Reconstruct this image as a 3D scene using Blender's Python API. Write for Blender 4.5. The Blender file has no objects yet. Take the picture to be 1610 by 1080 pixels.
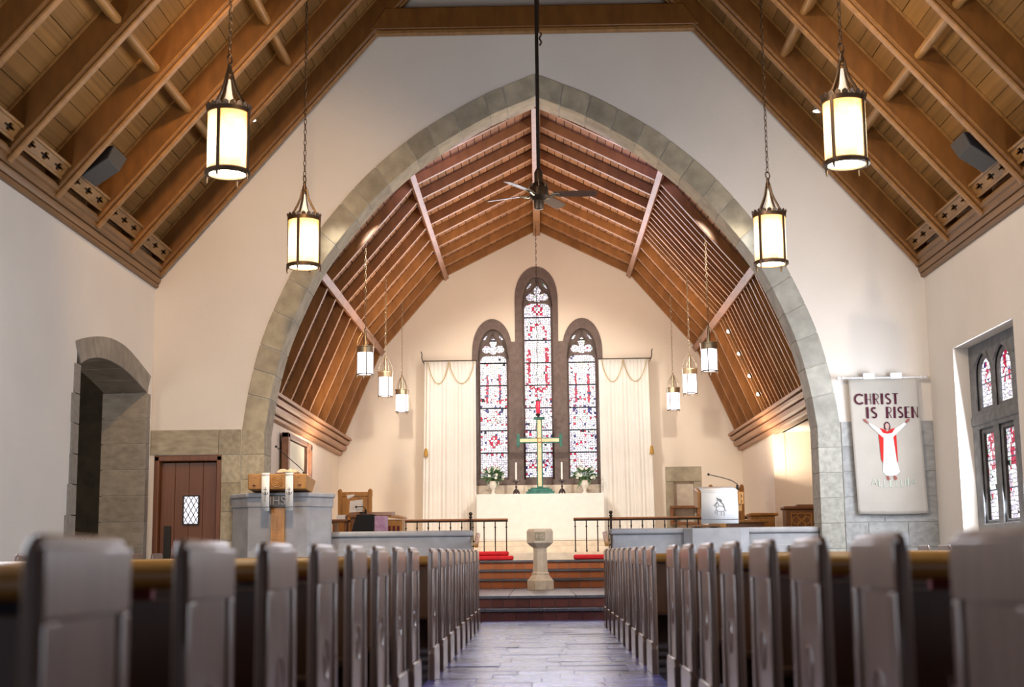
import bpy, math, random
from mathutils import Vector, Matrix
random.seed(7)
sc = bpy.context.scene
COL = sc.collection
PI = math.pi

# ------------------------------------------------------------------ camera
def cam_axes(yaw, pitch, roll):
    f = Vector((math.sin(yaw)*math.cos(pitch), math.cos(yaw)*math.cos(pitch), math.sin(pitch)))
    r0 = Vector((math.cos(yaw), -math.sin(yaw), 0)); u0 = r0.cross(f)
    return r0*math.cos(roll)+u0*math.sin(roll), -r0*math.sin(roll)+u0*math.cos(roll), f
cd = bpy.data.cameras.new('camera'); cam = bpy.data.objects.new('camera', cd); COL.objects.link(cam)
r_, u_, f_ = cam_axes(-.0179, .1528, -.0109)
m = Matrix((r_, u_, -f_)).transposed().to_4x4(); m.translation = Vector((-.026, 0, .808))
cam.matrix_world = m
cd.sensor_width = 36; cd.lens = 36*2208/1610
cd.clip_start = .05; cd.clip_end = 200
cd.dof.use_dof = True; cd.dof.focus_distance = 24; cd.dof.aperture_fstop = 2.6
sc.camera = cam

# ------------------------------------------------------------------ world, lights, exposure
w = bpy.data.worlds.new('daylight'); sc.world = w; w.use_nodes = True
w.node_tree.nodes['Background'].inputs[0].default_value = (.72, .8, 1, 1)
w.node_tree.nodes['Background'].inputs[1].default_value = .25
sc.view_settings.view_transform = 'Standard'; sc.view_settings.look = 'None'
sc.view_settings.gamma = 1; sc.view_settings.use_curve_mapping = False
sc.view_settings.exposure = 0.0
sc.cycles.use_denoising = True
sc.cycles.max_bounces = 8; sc.cycles.diffuse_bounces = 4
sc.cycles.sample_clamp_indirect = 6
sc.cycles.caustics_reflective = False; sc.cycles.caustics_refractive = False

def area(name, loc, target, sx, sy, power, col):
    l = bpy.data.lights.new(name, 'AREA'); l.shape = 'RECTANGLE'; l.size = sx; l.size_y = sy
    l.energy = power; l.color = col
    o = bpy.data.objects.new(name, l); COL.objects.link(o); o.location = loc
    o.rotation_euler = (Vector(target)-Vector(loc)).to_track_quat('-Z', 'Y').to_euler()
    return o
def spot(name, loc, target, power, col, deg=60, blend=.6, rad=.05):
    l = bpy.data.lights.new(name, 'SPOT'); l.energy = power; l.color = col
    l.spot_size = math.radians(deg); l.spot_blend = blend; l.shadow_soft_size = rad
    o = bpy.data.objects.new(name, l); COL.objects.link(o); o.location = loc
    o.rotation_euler = (Vector(target)-Vector(loc)).to_track_quat('-Z', 'Y').to_euler()
    return o
DAY = (.80, .87, 1); WARM = (1, .74, .42); NEUT = (1, .93, .82)
# daylight through the nave's side windows (one in view, the others behind it down the nave)
for y in (5.5, 9.5, 13.2):
    area('daylight_window', (5.45, y, 2.7), (0, y+1.0, 2.4), 2.4, 2.3, 215, DAY)
    area('daylight_window', (-5.45, y, 2.7), (0, y+1.0, 2.4), 2.4, 2.3, 230, DAY)
area('daylight_window', (5.66, 17.45, 2.35), (0, 17.45, 1.8), 2.2, 2.3, 240, DAY)
# a fill in the passage, then daylight through the window over the altar
area('passage_fill', (-6.7, 16.0, 2.9), (-6.9, 21, 1.6), .8, 1.2, 26, (1, .9, .78))  # added to lift the dark passage
area('daylight_window', (0, 28.6, 4.4), (0, 20, 1.5), 2.4, 4.0, 150, (.8, .85, 1))
# added fills on the nave roof and walls, and beams of the rafter spotlights
for s in (-1, 1):
    for y in (9, 12.3, 15.2):
        spot('roof_fill', (s*2.2, y, 5.2), (s*3.9, y+.6, 8), 90, WARM, 150, 1, .25)  # added, unseen; stands for the lanterns' upward light on the roof
    spot('rafter_spot', (s*3.3, 17.6, 6.9), (s*3.2 if s < 0 else 2.7, 19.5, 1.2), 850 if s < 0 else 420, (1, .86, .68), 34, .8, .04)
    spot('wall_fill', (s*2.2, 12.0, 7.4), (s*3.9, 19.8, 3.9) if s < 0 else (4.6, 19.8, 4.5), 1300 if s < 0 else 340, (1, .63, .32) if s < 0 else (1, .84, .70), 62, 1, .2)  # added warm fill on the arch wall, without a lamp of its own
    if s < 0: spot('wall_fill', (-1.5, 11.5, 7.6), (5.5, 17.6, 3.6), 1500, (1, .80, .64), 60, 1, .2)  # added warm fill to brighten the right wall, no lamp there
    spot('font_spot', (s*3.75, 18.4, 6.7), (-.02, 23.3, 1.0), 420, NEUT, 22, .8, .05)
# theatre spots and LED strips behind the chancel arch, then an added roof fill
for s in (-1, 1):
    spot('chancel_flood', (s*2.5, 20.6, 5.9), (s*.4, 28.2, 2.2), 950, NEUT, 56, .5, .15)
    spot('chancel_flood', (s*2.2, 20.55, 6.1), (-s*2.6, 27.5, 3.6), 360, NEUT, 62, .6, .15)
    area('led_strip', (s*1.5, 20.45, 6.55), (s*1.3, 23, 8.2), 1.4, .06, 13, (.55, .45, 1))
    area('chancel_roof_fill', (s*1.5, 24.3, 3.0), (s*2.6, 24.3, 6.5), .5, 6.0, 185, (1, .80, .62))  # added, unseen source in mid-chancel that warms the roof

# ------------------------------------------------------------------ materials
def new_mat(name):
    m = bpy.data.materials.new(name); m.use_nodes = True
    nt = m.node_tree; return m, nt, nt.nodes['Principled BSDF']
def mat(name, col, rough=.6, metal=0, var=.12, scale=6, stretch=(1, 1, 1), bump=.1, bscale=None, piece=0., coat=0, col2=None, spec=.5, det=5):
    """noise-varied colour + fine bump; piece = per-object brightness variation"""
    m, nt, b = new_mat(name); N = nt.nodes; L = nt.links
    tc = N.new('ShaderNodeTexCoord'); mp = N.new('ShaderNodeMapping'); mp.inputs['Scale'].default_value = stretch
    L.new(tc.outputs['Object'], mp.inputs[0])
    src = mp.outputs[0]
    oi = N.new('ShaderNodeObjectInfo')
    if piece:
        ad = N.new('ShaderNodeVectorMath'); ad.operation = 'MULTIPLY_ADD'
        cmb = N.new('ShaderNodeCombineXYZ'); mul = N.new('ShaderNodeMath'); mul.operation = 'MULTIPLY'; mul.inputs[1].default_value = 37
        L.new(oi.outputs['Random'], mul.inputs[0])
        for i in range(3): L.new(mul.outputs[0], cmb.inputs[i])
        ad2 = N.new('ShaderNodeVectorMath'); L.new(src, ad2.inputs[0]); L.new(cmb.outputs[0], ad2.inputs[1]); src = ad2.outputs[0]
    no = N.new('ShaderNodeTexNoise'); no.inputs['Scale'].default_value = scale; no.inputs['Detail'].default_value = det
    L.new(src, no.inputs['Vector'])
    rp = N.new('ShaderNodeValToRGB')
    c2 = col2 or tuple(min(1, c*(1+var)) for c in col); c1 = tuple(c*(1-var) for c in col) if not col2 else col
    rp.color_ramp.elements[0].position = .3; rp.color_ramp.elements[0].color = (*c1, 1)
    rp.color_ramp.elements[1].position = .7; rp.color_ramp.elements[1].color = (*c2, 1)
    L.new(no.outputs['Fac'], rp.inputs[0]); out = rp.outputs[0]
    if piece:
        hs = N.new('ShaderNodeHueSaturation'); mr = N.new('ShaderNodeMapRange')
        mr.inputs[3].default_value = 1-piece; mr.inputs[4].default_value = 1+piece
        L.new(oi.outputs['Random'], mr.inputs[0]); L.new(mr.outputs[0], hs.inputs['Value']); L.new(out, hs.inputs['Color']); out = hs.outputs[0]
    L.new(out, b.inputs['Base Color'])
    b.inputs['Roughness'].default_value = rough; b.inputs['Metallic'].default_value = metal
    b.inputs['Specular IOR Level'].default_value = spec
    if coat: b.inputs['Coat Weight'].default_value = coat; b.inputs['Coat Roughness'].default_value = .15
    if bump:
        n2 = N.new('ShaderNodeTexNoise'); n2.inputs['Scale'].default_value = bscale or scale*4; n2.inputs['Detail'].default_value = 6
        L.new(src, n2.inputs['Vector'])
        bp = N.new('ShaderNodeBump'); bp.inputs['Strength'].default_value = bump; bp.inputs['Distance'].default_value = .01
        L.new(n2.outputs['Fac'], bp.inputs['Height']); L.new(bp.outputs[0], b.inputs['Normal'])
    return m
def emit(name, col, st, base=(.8, .8, .8)):
    m, nt, b = new_mat(name)
    b.inputs['Base Color'].default_value = (*base, 1); b.inputs['Emission Color'].default_value = (*col, 1)
    b.inputs['Emission Strength'].default_value = st; b.inputs['Roughness'].default_value = .3
    return m
def shade_mat(name, hot, edge, st, zmid, zh):
    """parchment lamp shade: glows hottest at bulb height, mottled"""
    m, nt, b = new_mat(name); N = nt.nodes; L = nt.links
    tc = N.new('ShaderNodeTexCoord'); sp = N.new('ShaderNodeSeparateXYZ'); L.new(tc.outputs['Object'], sp.inputs[0])
    mr = N.new('ShaderNodeMath'); mr.operation = 'SUBTRACT'; L.new(sp.outputs[2], mr.inputs[0]); mr.inputs[1].default_value = zmid
    ab = N.new('ShaderNodeMath'); ab.operation = 'ABSOLUTE'; L.new(mr.outputs[0], ab.inputs[0])
    dv = N.new('ShaderNodeMath'); dv.operation = 'DIVIDE'; L.new(ab.outputs[0], dv.inputs[0]); dv.inputs[1].default_value = zh
    no = N.new('ShaderNodeTexNoise'); no.inputs['Scale'].default_value = 9; L.new(tc.outputs['Object'], no.inputs['Vector'])
    ad = N.new('ShaderNodeMath'); ad.operation = 'MULTIPLY_ADD'; L.new(no.outputs['Fac'], ad.inputs[0]); ad.inputs[1].default_value = .7
    L.new(dv.outputs[0], ad.inputs[2])
    rp = N.new('ShaderNodeValToRGB'); e = rp.color_ramp.elements
    e[0].position = .35; e[0].color = (*hot, 1); e[1].position = 1.0 if False else .98; e[1].color = (*edge, 1)
    sc_ = N.new('ShaderNodeMath'); sc_.operation = 'MULTIPLY'; sc_.inputs[1].default_value = .75; L.new(ad.outputs[0], sc_.inputs[0])
    L.new(sc_.outputs[0], rp.inputs[0]); L.new(rp.outputs[0], b.inputs['Emission Color'])
    b.inputs['Emission Strength'].default_value = st; b.inputs['Base Color'].default_value = (.75, .6, .35, 1)
    return m
M = {}
M['plaster'] = mat('plaster', (.74, .68, .60), .85, scale=1.2, var=.03, bump=.25, bscale=60)
M['plaster_warm'] = mat('plaster_warm', (.80, .70, .57), .85, scale=1.2, var=.03, bump=.25, bscale=60)
M['stone_r'] = mat('stone_cool', (.37, .36, .31), .8, scale=5, var=.2, bump=.35, bscale=40, piece=.12)
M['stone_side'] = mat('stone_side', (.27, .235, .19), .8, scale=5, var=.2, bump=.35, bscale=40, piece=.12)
M['stone'] = mat('stone', (.37, .32, .225), .8, scale=5, var=.22, bump=.35, bscale=40, piece=.13)
M['stone_grey'] = mat('stone_grey', (.33, .33, .315), .7, scale=5, var=.2, bump=.35, bscale=40, piece=.10)
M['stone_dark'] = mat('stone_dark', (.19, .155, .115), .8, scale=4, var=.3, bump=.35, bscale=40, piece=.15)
M['stone_blue'] = mat('stone_grey_smooth', (.40, .40, .41), .55, scale=6, var=.12, bump=.2, bscale=50)
M['tracery'] = mat('tracery', (.155, .115, .10), .8, scale=9, var=.2, bump=.3, bscale=50)
M['tracery_grey'] = mat('tracery_grey', (.16, .16, .16), .8, scale=9, var=.25, bump=.3, bscale=50)
M['limestone'] = mat('limestone', (.74, .64, .50), .7, scale=8, var=.12, bump=.2, bscale=50)
M['mortar'] = mat('mortar', (.42, .40, .34), .9, scale=20, bump=.2)
M['slate'] = mat('slate', (.19, .18, .43), .25, scale=3, var=.5, bump=.5, bscale=5, piece=.10, spec=1.0, stretch=(1, 1.6, 1))  # blue reflection of the windows is put into the slate colour
M['slate_step'] = mat('slate_step', (.10, .095, .11), .25, scale=5, var=.35, bump=.4, bscale=16, spec=.7)
M['grout'] = mat('grout', (.30, .28, .27), .8, scale=20)
M['tile'] = mat('tile', (.165, .05, .035), .35, scale=10, var=.2, bump=.1, piece=.18)
M['tile_orange'] = mat('tile_orange', (.40, .12, .035), .35, scale=10, var=.2, bump=.1, piece=.15)
OAK = dict(rough=.42, bump=.12)
def wood(name, c, stretch, **k):
    a = dict(rough=.42, var=.22, scale=3, bump=.1, bscale=14, det=8); a.update(k)
    return mat(name, c, stretch=stretch, **a)
M['rafter'] = wood('roof_oak', (.155, .060, .011), (4, 4, 1.5), piece=.08, scale=2)
M['board'] = wood('roof_board', (.215, .108, .030), (3, .6, 3), piece=.16, scale=2, rough=.5)
M['oak_light'] = wood('oak_light_edge', (.27, .135, .04), (4, 1, 4), piece=.06)
M['red_oak'] = wood('chancel_oak', (.29, .125, .036), (4, 4, 1.5), piece=.10, scale=2, rough=.4)
M['red_board'] = wood('chancel_board', (.30, .15, .075), (3, .6, 3), piece=.14, scale=2, rough=.45)
M['red_edge'] = wood('chancel_purlin', (.27, .13, .075), (4, 1, 4), piece=.05)
M['walnut'] = wood('walnut', (.09, .045, .025), (4, 4, 1), rough=.3)
M['oak_edge'] = wood('oak_moulded_edge', (.27, .125, .033), (4, 1, 4), piece=.06)
M['cornice'] = wood('cornice_oak', (.19, .09, .028), (6, .6, 6), scale=2)
M['cornice_red'] = wood('cornice_chancel', (.34, .17, .085), (6, .6, 6), scale=2)
M['pew'] = wood('pew_oak_shaded', (.085, .034, .011), (6, 6, .8), rough=.3, scale=3, coat=.35, piece=.08)  # pew oak darkened to hold the shade on backs and seats
M['pew_end'] = wood('pew_end_oak', (.165, .095, .066), (8, 8, .8), rough=.33, scale=3, coat=.6, piece=.06)
M['pew_rail'] = wood('pew_rail_oak_lit', (.42, .20, .045), (.6, 6, 6), rough=.25, scale=3, coat=.5)  # same pew oak, its lit golden shine put into the colour
M['door'] = wood('door_oak', (.155, .05, .012), (8, 8, .8), rough=.45, scale=3, piece=.12)
M['gold_oak'] = wood('golden_oak', (.50, .23, .05), (5, 5, 1), rough=.4, scale=3)
M['brown_oak'] = wood('brown_oak', (.24, .10, .035), (2, 5, 5), rough=.4, scale=3)
M['iron'] = mat('iron', (.035, .028, .022), .45, .7, scale=20, bump=.1)
M['bronze'] = mat('bronze', (.10, .065, .04), .4, .8, scale=12, bump=.1)
M['brass'] = mat('aged_brass', (.42, .34, .22), .35, .8, scale=12, bump=.05)
M['chrome'] = mat('brushed_steel', (.6, .6, .6), .25, 1, bump=0)
M['black'] = mat('black_cloth', (.012, .012, .014), .8, scale=40, bump=.1)
M['speaker_side'] = mat('speaker_side', (.055, .052, .05), .6, scale=40, bump=.1)
M['speaker_mesh'] = mat('speaker_mesh', (.008, .009, .014), .7, scale=90, bump=.4)
M['lead'] = mat('lead', (.02, .022, .04), .6, bump=0)
M['linen'] = mat('linen', (.86, .85, .80), .9, scale=8, var=.03, bump=.15, bscale=120)
M['curtain'] = mat('curtain_cloth', (.84, .82, .76), .9, scale=2, var=.04, bump=.1, bscale=90)
M['cord'] = mat('gold_cord', (.50, .40, .20), .6, bump=.3, bscale=200)
M['tassel'] = mat('gold_tassel', (.48, .27, .04), .6, bump=.3, bscale=100)
M['cloth_white'] = mat('white_cloth', (.85, .85, .84), .9, scale=8, var=.02, bump=.1, bscale=120)
M['red_cushion'] = mat('red_cushion', (.58, .008, .016), .8, scale=10, var=.12, bump=.2, bscale=60)
M['banner'] = mat('banner_cloth', (.45, .415, .36), .95, scale=3, var=.05, bump=.25, bscale=150)
M['maroon'] = mat('maroon_felt', (.065, .008, .022), .95, bump=.1)
M['felt_red'] = mat('red_felt', (.52, .02, .015), .95, bump=.1)
M['felt_white'] = mat('white_felt', (.80, .80, .80), .95, bump=.1)
M['felt_skin'] = mat('brown_felt', (.30, .10, .08), .95, bump=.1)
M['felt_face'] = mat('face_felt', (.50, .36, .30), .95, bump=.1)
M['felt_pale'] = mat('pale_felt', (.56, .56, .43), .6, scale=30, col2=(.45, .60, .52), bump=.1)
M['plastic'] = mat('white_plastic', (.75, .75, .74), .4, bump=0)
M['verdigris'] = mat('verdigris', (.035, .17, .13), .6, scale=14, var=.35, bump=.2)
M['cream_gilt'] = mat('cream_gilt', (.80, .70, .42), .45, scale=14, var=.15, bump=.15)
M['ceramic'] = mat('cream_ceramic', (.82, .76, .66), .35, bump=0)
M['wax'] = mat('candle_wax', (.9, .88, .82), .5, bump=0)
M['silver_dark'] = mat('dark_pewter', (.12, .09, .085), .35, .8, scale=20, bump=.1)
M['leaf'] = mat('leaf_green', (.05, .13, .03), .5, scale=10, col2=(.12, .24, .09))
M['petal'] = mat('petal_white', (.80, .85, .76), .7, scale=20, var=.08)
M['red_book'] = mat('maroon_book', (.14, .012, .02), .6, bump=.1)
M['dark_book'] = mat('navy_book', (.02, .02, .04), .6, bump=.1)
M['paper'] = mat('paper', (.82, .80, .75), .8, bump=0)
M['pink'] = mat('mauve_marbled', (.40, .20, .36), .5, scale=12, col2=(.62, .42, .56), bump=0)
M['dim_glass'] = mat('cream_glass', (.62, .62, .50), .3, var=.04, bump=0)
M['dark_void'] = mat('dark_recess', (.03, .018, .01), .9, bump=0)
M['grey_thread'] = mat('grey_thread', (.16, .16, .17), .8, bump=0)
M['dark_glass'] = mat('unlit_glass', (.05, .05, .06), .2, bump=0)
M['glow_white'] = emit('window_glass_white', (.97, .95, 1), 1.12)
M['glow_lilac'] = emit('window_glass_lilac', (.62, .60, .88), .70)
M['glow_red'] = emit('window_glass_red', (.60, .02, .09), .75, (.4, 0, .02))
M['glow_pink'] = emit('window_glass_pink', (.85, .42, .62), .85)
M['glow_blue'] = emit('window_glass_blue', (.10, .08, .42), .45, (0, 0, .1))
M['glow_green'] = emit('window_glass_green', (.25, .62, .45), .7)
M['glow_yellow'] = emit('window_glass_yellow', (1, .90, .50), 1.0)
M['door_pane'] = emit('door_pane_glass', (.86, .87, 1), .95)
M['lamp_white'] = emit('opal_lamp_glass', (1, .93, .97), 5.5)
M['bulb'] = emit('lamp_diffuser', (1, .85, .58), 22)
M['chimney'] = emit('lamp_chimney_glow', (1, .8, .5), .55)
M['spot_face'] = emit('spot_lamp_face', (1, .92, .75), 8)
M['red_lamp'] = emit('sanctuary_lamp_glass', (.85, .01, .05), .8, (.5, 0, .02))
M['parchment'] = shade_mat('parchment_shade', (1, .82, .50), (.62, .27, .05), 2.9, .29, .30)

# ------------------------------------------------------------------ mesh builder
def wloc(p):
    v = Vector((0, 0, 0))
    while p is not None: v += p.location; p = p.parent
    return v
def link(o, parent=None):
    COL.objects.link(o); o.parent = parent; return o
def finish(me, ang=35):
    for p in me.polygons: p.use_smooth = True
    try: me.set_sharp_from_angle(angle=math.radians(ang))
    except Exception: pass
class MB:
    def __init__(s): s.v = []; s.f = []
    def add(s, vs, fs):
        n = len(s.v); s.v += [tuple(q) for q in vs]; s.f += [tuple(n+i for i in f) for f in fs]; return s
    def box(s, x0, x1, y0, y1, z0, z1):
        return s.add([(x0,y0,z0),(x1,y0,z0),(x1,y1,z0),(x0,y1,z0),(x0,y0,z1),(x1,y0,z1),(x1,y1,z1),(x0,y1,z1)],
                     [(3,2,1,0),(4,5,6,7),(0,1,5,4),(1,2,6,5),(2,3,7,6),(3,0,4,7)])
    def prism(s, pts, a, b, axis='y'):
        """extrude a 2D polygon: axis y -> pts are (x,z); axis x -> (y,z); axis z -> (x,y)"""
        def P(p, t): return {'y': (p[0], t, p[1]), 'x': (t, p[0], p[1]), 'z': (p[0], p[1], t)}[axis]
        n = len(pts); vs = [P(p, a) for p in pts]+[P(p, b) for p in pts]
        fs = [tuple(range(n)), tuple(range(2*n-1, n-1, -1))]+[(i, i+n, (i+1) % n+n, (i+1) % n) for i in range(n)]
        return s.add(vs, fs)
    def lathe(s, prof, n=24, c=(0, 0, 0), ph=0, caps=True):
        vs = []; fs = []; k = len(prof)
        for r, z in prof:
            for i in range(n):
                a = ph+2*PI*i/n; vs.append((c[0]+r*math.cos(a), c[1]+r*math.sin(a), c[2]+z))
        for j in range(k-1):
            for i in range(n):
                fs.append((j*n+i, j*n+(i+1) % n, (j+1)*n+(i+1) % n, (j+1)*n+i))
        if caps: fs.append(tuple(range(n-1, -1, -1))); fs.append(tuple((k-1)*n+i for i in range(n)))
        return s.add(vs, fs)
    def tube(s, pts, r, n=8, closed=False):
        pts = [Vector(p) for p in pts]; k = len(pts); vs = []; fs = []; up = None
        for i, p in enumerate(pts):
            if closed: t = pts[(i+1) % k]-pts[i-1]
            else: t = pts[min(i+1, k-1)]-pts[max(i-1, 0)]
            t.normalize()
            if up is None: up = t.orthogonal().normalized()
            up = (up-t*up.dot(t)).normalized(); b = t.cross(up)
            rr = r[i] if isinstance(r, (list, tuple)) else r
            for j in range(n):
                a = 2*PI*j/n; vs.append(p+up*(rr*math.cos(a))+b*(rr*math.sin(a)))
        for i in range(k if closed else k-1):
            for j in range(n):
                fs.append((i*n+j, i*n+(j+1) % n, ((i+1) % k)*n+(j+1) % n, ((i+1) % k)*n+j))
        if not closed: fs.append(tuple(range(n-1, -1, -1))); fs.append(tuple((k-1)*n+j for j in range(n)))
        return s.add(vs, fs)
    def ball(s, c, r, n=10, sz=1):
        prof = [(max(1e-4, r*math.sin(PI*i/(n//2+1))), -r*sz*math.cos(PI*i/(n//2+1))) for i in range(n//2+2)]
        return s.lathe(prof, n, c)
    def beam(s, p, q, wx, wz, up=(0, 0, 1)):
        """box bar from p to q, cross-section wx (sideways) by wz (along up)"""
        p = Vector(p); q = Vector(q); t = (q-p).normalized(); side = t.cross(Vector(up)).normalized(); u = side.cross(t)
        a = side*wx/2; b = u*wz/2
        vs = [p-a-b, p+a-b, p+a+b, p-a+b, q-a-b, q+a-b, q+a+b, q-a+b]
        return s.add(vs, [(0,1,2,3),(7,6,5,4),(0,4,5,1),(1,5,6,2),(2,6,7,3),(3,7,4,0)])
    def mesh(s, name, mt, off=(0, 0, 0), ang=35):
        me = bpy.data.meshes.new(name); off = Vector(off)
        me.from_pydata([Vector(q)-off for q in s.v], [], s.f); me.update()
        bm_fix(me)
        if mt: me.materials.append(mt)
        finish(me, ang); return me
    def obj(s, name, mt, parent=None, bevel=0, ang=35, seg=2, kind=None, label=None):
        """link as one object; coordinates in s are world coordinates (or local when the parent is a template)"""
        me = s.mesh(name, mt, wloc(parent), ang)
        o = link(bpy.data.objects.new(name, me), parent)
        if bevel:
            b = o.modifiers.new('bevel', 'BEVEL'); b.width = bevel; b.segments = seg; b.limit_method = 'ANGLE'; b.angle_limit = math.radians(40)
        if kind: o['kind'] = kind
        if label: o['label'] = label
        return o
import bmesh
def bm_fix(me):
    bm = bmesh.new(); bm.from_mesh(me); bmesh.ops.recalc_face_normals(bm, faces=bm.faces); bm.to_mesh(me); bm.free()
def thing(name, label, cat, loc=(0, 0, 0), group=None):
    o = bpy.data.objects.new(name, None); o.empty_display_size = .1; link(o); o.location = loc
    o['label'] = label; o['category'] = cat
    if group: o['group'] = group
    return o
def tag(o, label, cat, group=None):
    o['label'] = label; o['category'] = cat
    if group: o['group'] = group
    return o
def struct(name, label=None):
    o = bpy.data.objects.new(name, None); link(o); o['kind'] = 'structure'
    if label: o['label'] = label
    return o
def smb(mb, name, mt, label=None, **k):
    o = mb.obj(name, mt, None, **k); o['kind'] = 'structure'
    if label: o['label'] = label
    return o
def copy_tree(o, parent=None):
    c = o.copy(); COL.objects.link(c); c.parent = parent
    for ch in list(o.children): copy_tree(ch, c)
    return c
def plate_mesh(name, splines, a, b, axis, mt, off=(0, 0, 0)):
    """flat plate with holes: first spline outline, others holes; axis y: (x,z) plane from y=a to b; axis x: (y,z)"""
    cu = bpy.data.curves.new(name, 'CURVE'); cu.dimensions = '2D'; cu.fill_mode = 'BOTH'; cu.extrude = (b-a)/2
    for pts in splines:
        sp = cu.splines.new('POLY'); sp.points.add(len(pts)-1); sp.use_cyclic_u = True
        for i, p in enumerate(pts): sp.points[i].co = (p[0], p[1], 0, 1)
    ob = bpy.data.objects.new(name, cu); me = bpy.data.meshes.new_from_object(ob)
    bpy.data.objects.remove(ob); me.name = name
    mid = (a+b)/2; off = Vector(off)
    for v in me.vertices:
        x, z, t = v.co
        v.co = (Vector((x, mid+t, z)) if axis == 'y' else Vector((mid+t, x, z)) if axis == 'x' else Vector((x, z, mid+t)))-off
    bm = bmesh.new(); bm.from_mesh(me); bmesh.ops.remove_doubles(bm, verts=bm.verts, dist=1e-5)
    bmesh.ops.recalc_face_normals(bm, faces=bm.faces); bm.to_mesh(me); bm.free()
    me.materials.clear(); me.materials.append(mt); finish(me, 30); return me
def plate(name, splines, a, b, axis, mt, parent=None, bevel=0, kind=None, label=None):
    me = plate_mesh(name, splines, a, b, axis, mt, wloc(parent))
    o = link(bpy.data.objects.new(name, me), parent)
    if bevel:
        q = o.modifiers.new('bevel', 'BEVEL'); q.width = bevel; q.segments = 2; q.limit_method = 'ANGLE'; q.angle_limit = math.radians(40)
    if kind: o['kind'] = kind
    if label: o['label'] = label
    return o
def text_mesh(txt, size, mt, depth=.004):
    cu = bpy.data.curves.new(txt, 'FONT'); cu.body = txt; cu.size = size; cu.extrude = depth; cu.align_x = 'CENTER'; cu.align_y = 'CENTER'
    ob = bpy.data.objects.new(txt, cu); me = bpy.data.meshes.new_from_object(ob); bpy.data.objects.remove(ob)
    me.materials.clear(); me.materials.append(mt); return me
# unit blocks shared between alike pieces (scaled per piece)
_unit = {}
def unit(mt, ch=0.0, key=''):
    k = (mt.name, ch, key)
    if k not in _unit:
        mb = MB(); c = ch; h = .5; q = h-c
        if not c: mb.box(-h, h, -h, h, -h, h)
        else:
            for (x0, y0, z0, x1, y1, z1) in (): pass
            vs = []; idx = {}
            for sx in (-1, 1):
                for sy in (-1, 1):
                    for sz in (-1, 1):
                        for ax in range(3):
                            p = [sx*q, sy*q, sz*q]; p[ax] = (sx, sy, sz)[ax]*h
                            idx[(sx, sy, sz, ax)] = len(vs); vs.append(tuple(p))
            fs = []
            for ax in range(3):
                a, b = [i for i in range(3) if i != ax]
                for s in (-1, 1):
                    f = []
                    for sa, sb in ((-1, -1), (1, -1), (1, 1), (-1, 1)):
                        t = [0, 0, 0]; t[ax] = s; t[a] = sa; t[b] = sb; f.append(idx[(*t, ax)])
                    fs.append(f)
                for sa in (-1, 1):
                    for sb in (-1, 1):
                        t1 = [0, 0, 0]; t1[a] = sa; t1[b] = sb; t1[ax] = -1; t2 = list(t1); t2[ax] = 1
                        fs.append([idx[(*t1, a)], idx[(*t2, a)], idx[(*t2, b)], idx[(*t1, b)]])
            for sx in (-1, 1):
                for sy in (-1, 1):
                    for sz in (-1, 1): fs.append([idx[(sx, sy, sz, i)] for i in range(3)])
            mb.add(vs, fs)
        me = mb.mesh('block', mt, ang=20)
        for p in me.polygons: p.use_smooth = False
        _unit[k] = me
    return _unit[k]
def piece(parent, name, mt, x0, x1, y0, y1, z0, z1, ch=.03, rot=None):
    o = bpy.data.objects.new(name, unit(mt, ch)); link(o, parent)
    o.location = Vector(((x0+x1)/2, (y0+y1)/2, (z0+z1)/2))-wloc(parent); o.scale = (abs(x1-x0), abs(y1-y0), abs(z1-z0))
    if rot: o.rotation_euler = rot
    return o
def piece_c(parent, name, mt, c, size, rot, ch=.03):
    o = bpy.data.objects.new(name, unit(mt, ch)); link(o, parent)
    o.location = Vector(c)-wloc(parent); o.scale = size; o.rotation_euler = rot; return o
def arc(cx, cy, r, a0, a1, n=12, ry=None):
    ry = ry or r
    return [(cx+r*math.cos(math.radians(a0+(a1-a0)*i/n)), cy+ry*math.sin(math.radians(a0+(a1-a0)*i/n))) for i in range(n+1)]
def resample(pts, n):
    d = [0]
    for i in range(len(pts)-1): d.append(d[-1]+math.dist(pts[i], pts[i+1]))
    out = []; j = 0
    for k in range(n+1):
        t = d[-1]*k/n
        while j < len(d)-2 and d[j+1] < t: j += 1
        u = (t-d[j])/(d[j+1]-d[j]); out.append(tuple(pts[j][i]*(1-u)+pts[j+1][i]*u for i in range(2)))
    return out
def smooth(pts, n):
    """Catmull-Rom through pts"""
    out = []
    for i in range(len(pts)-1):
        p0 = pts[max(i-1, 0)]; p1 = pts[i]; p2 = pts[i+1]; p3 = pts[min(i+2, len(pts)-1)]
        for k in range(n):
            t = k/n
            out.append(tuple(.5*((2*b)+(c-a)*t+(2*a-5*b+4*c-d)*t*t+(-a+3*b-3*c+d)*t**3) for a, b, c, d in zip(p0, p1, p2, p3)))
    out.append(pts[-1]); return out
def chain_mb(mb, x, y, z0, z1, link_l=.06, r=.0045, w_=.013):
    n = max(1, int((z1-z0)/(link_l*.8)))
    for i in range(n):
        zc = z0+(i+.5)*(z1-z0)/n; pts = []
        for k in range(8):
            a = 2*PI*k/8; dx = w_*math.cos(a); dz = (z1-z0)/n*.62*math.sin(a)
            pts.append((x+dx, y, zc+dz) if i % 2 else (x, y+dx, zc+dz))
        mb.tube(pts, r, 4, closed=True)
    return mb
ORD = ['first', 'second', 'third', 'fourth', 'fifth', 'sixth', 'seventh', 'eighth', 'ninth', 'tenth']

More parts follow.
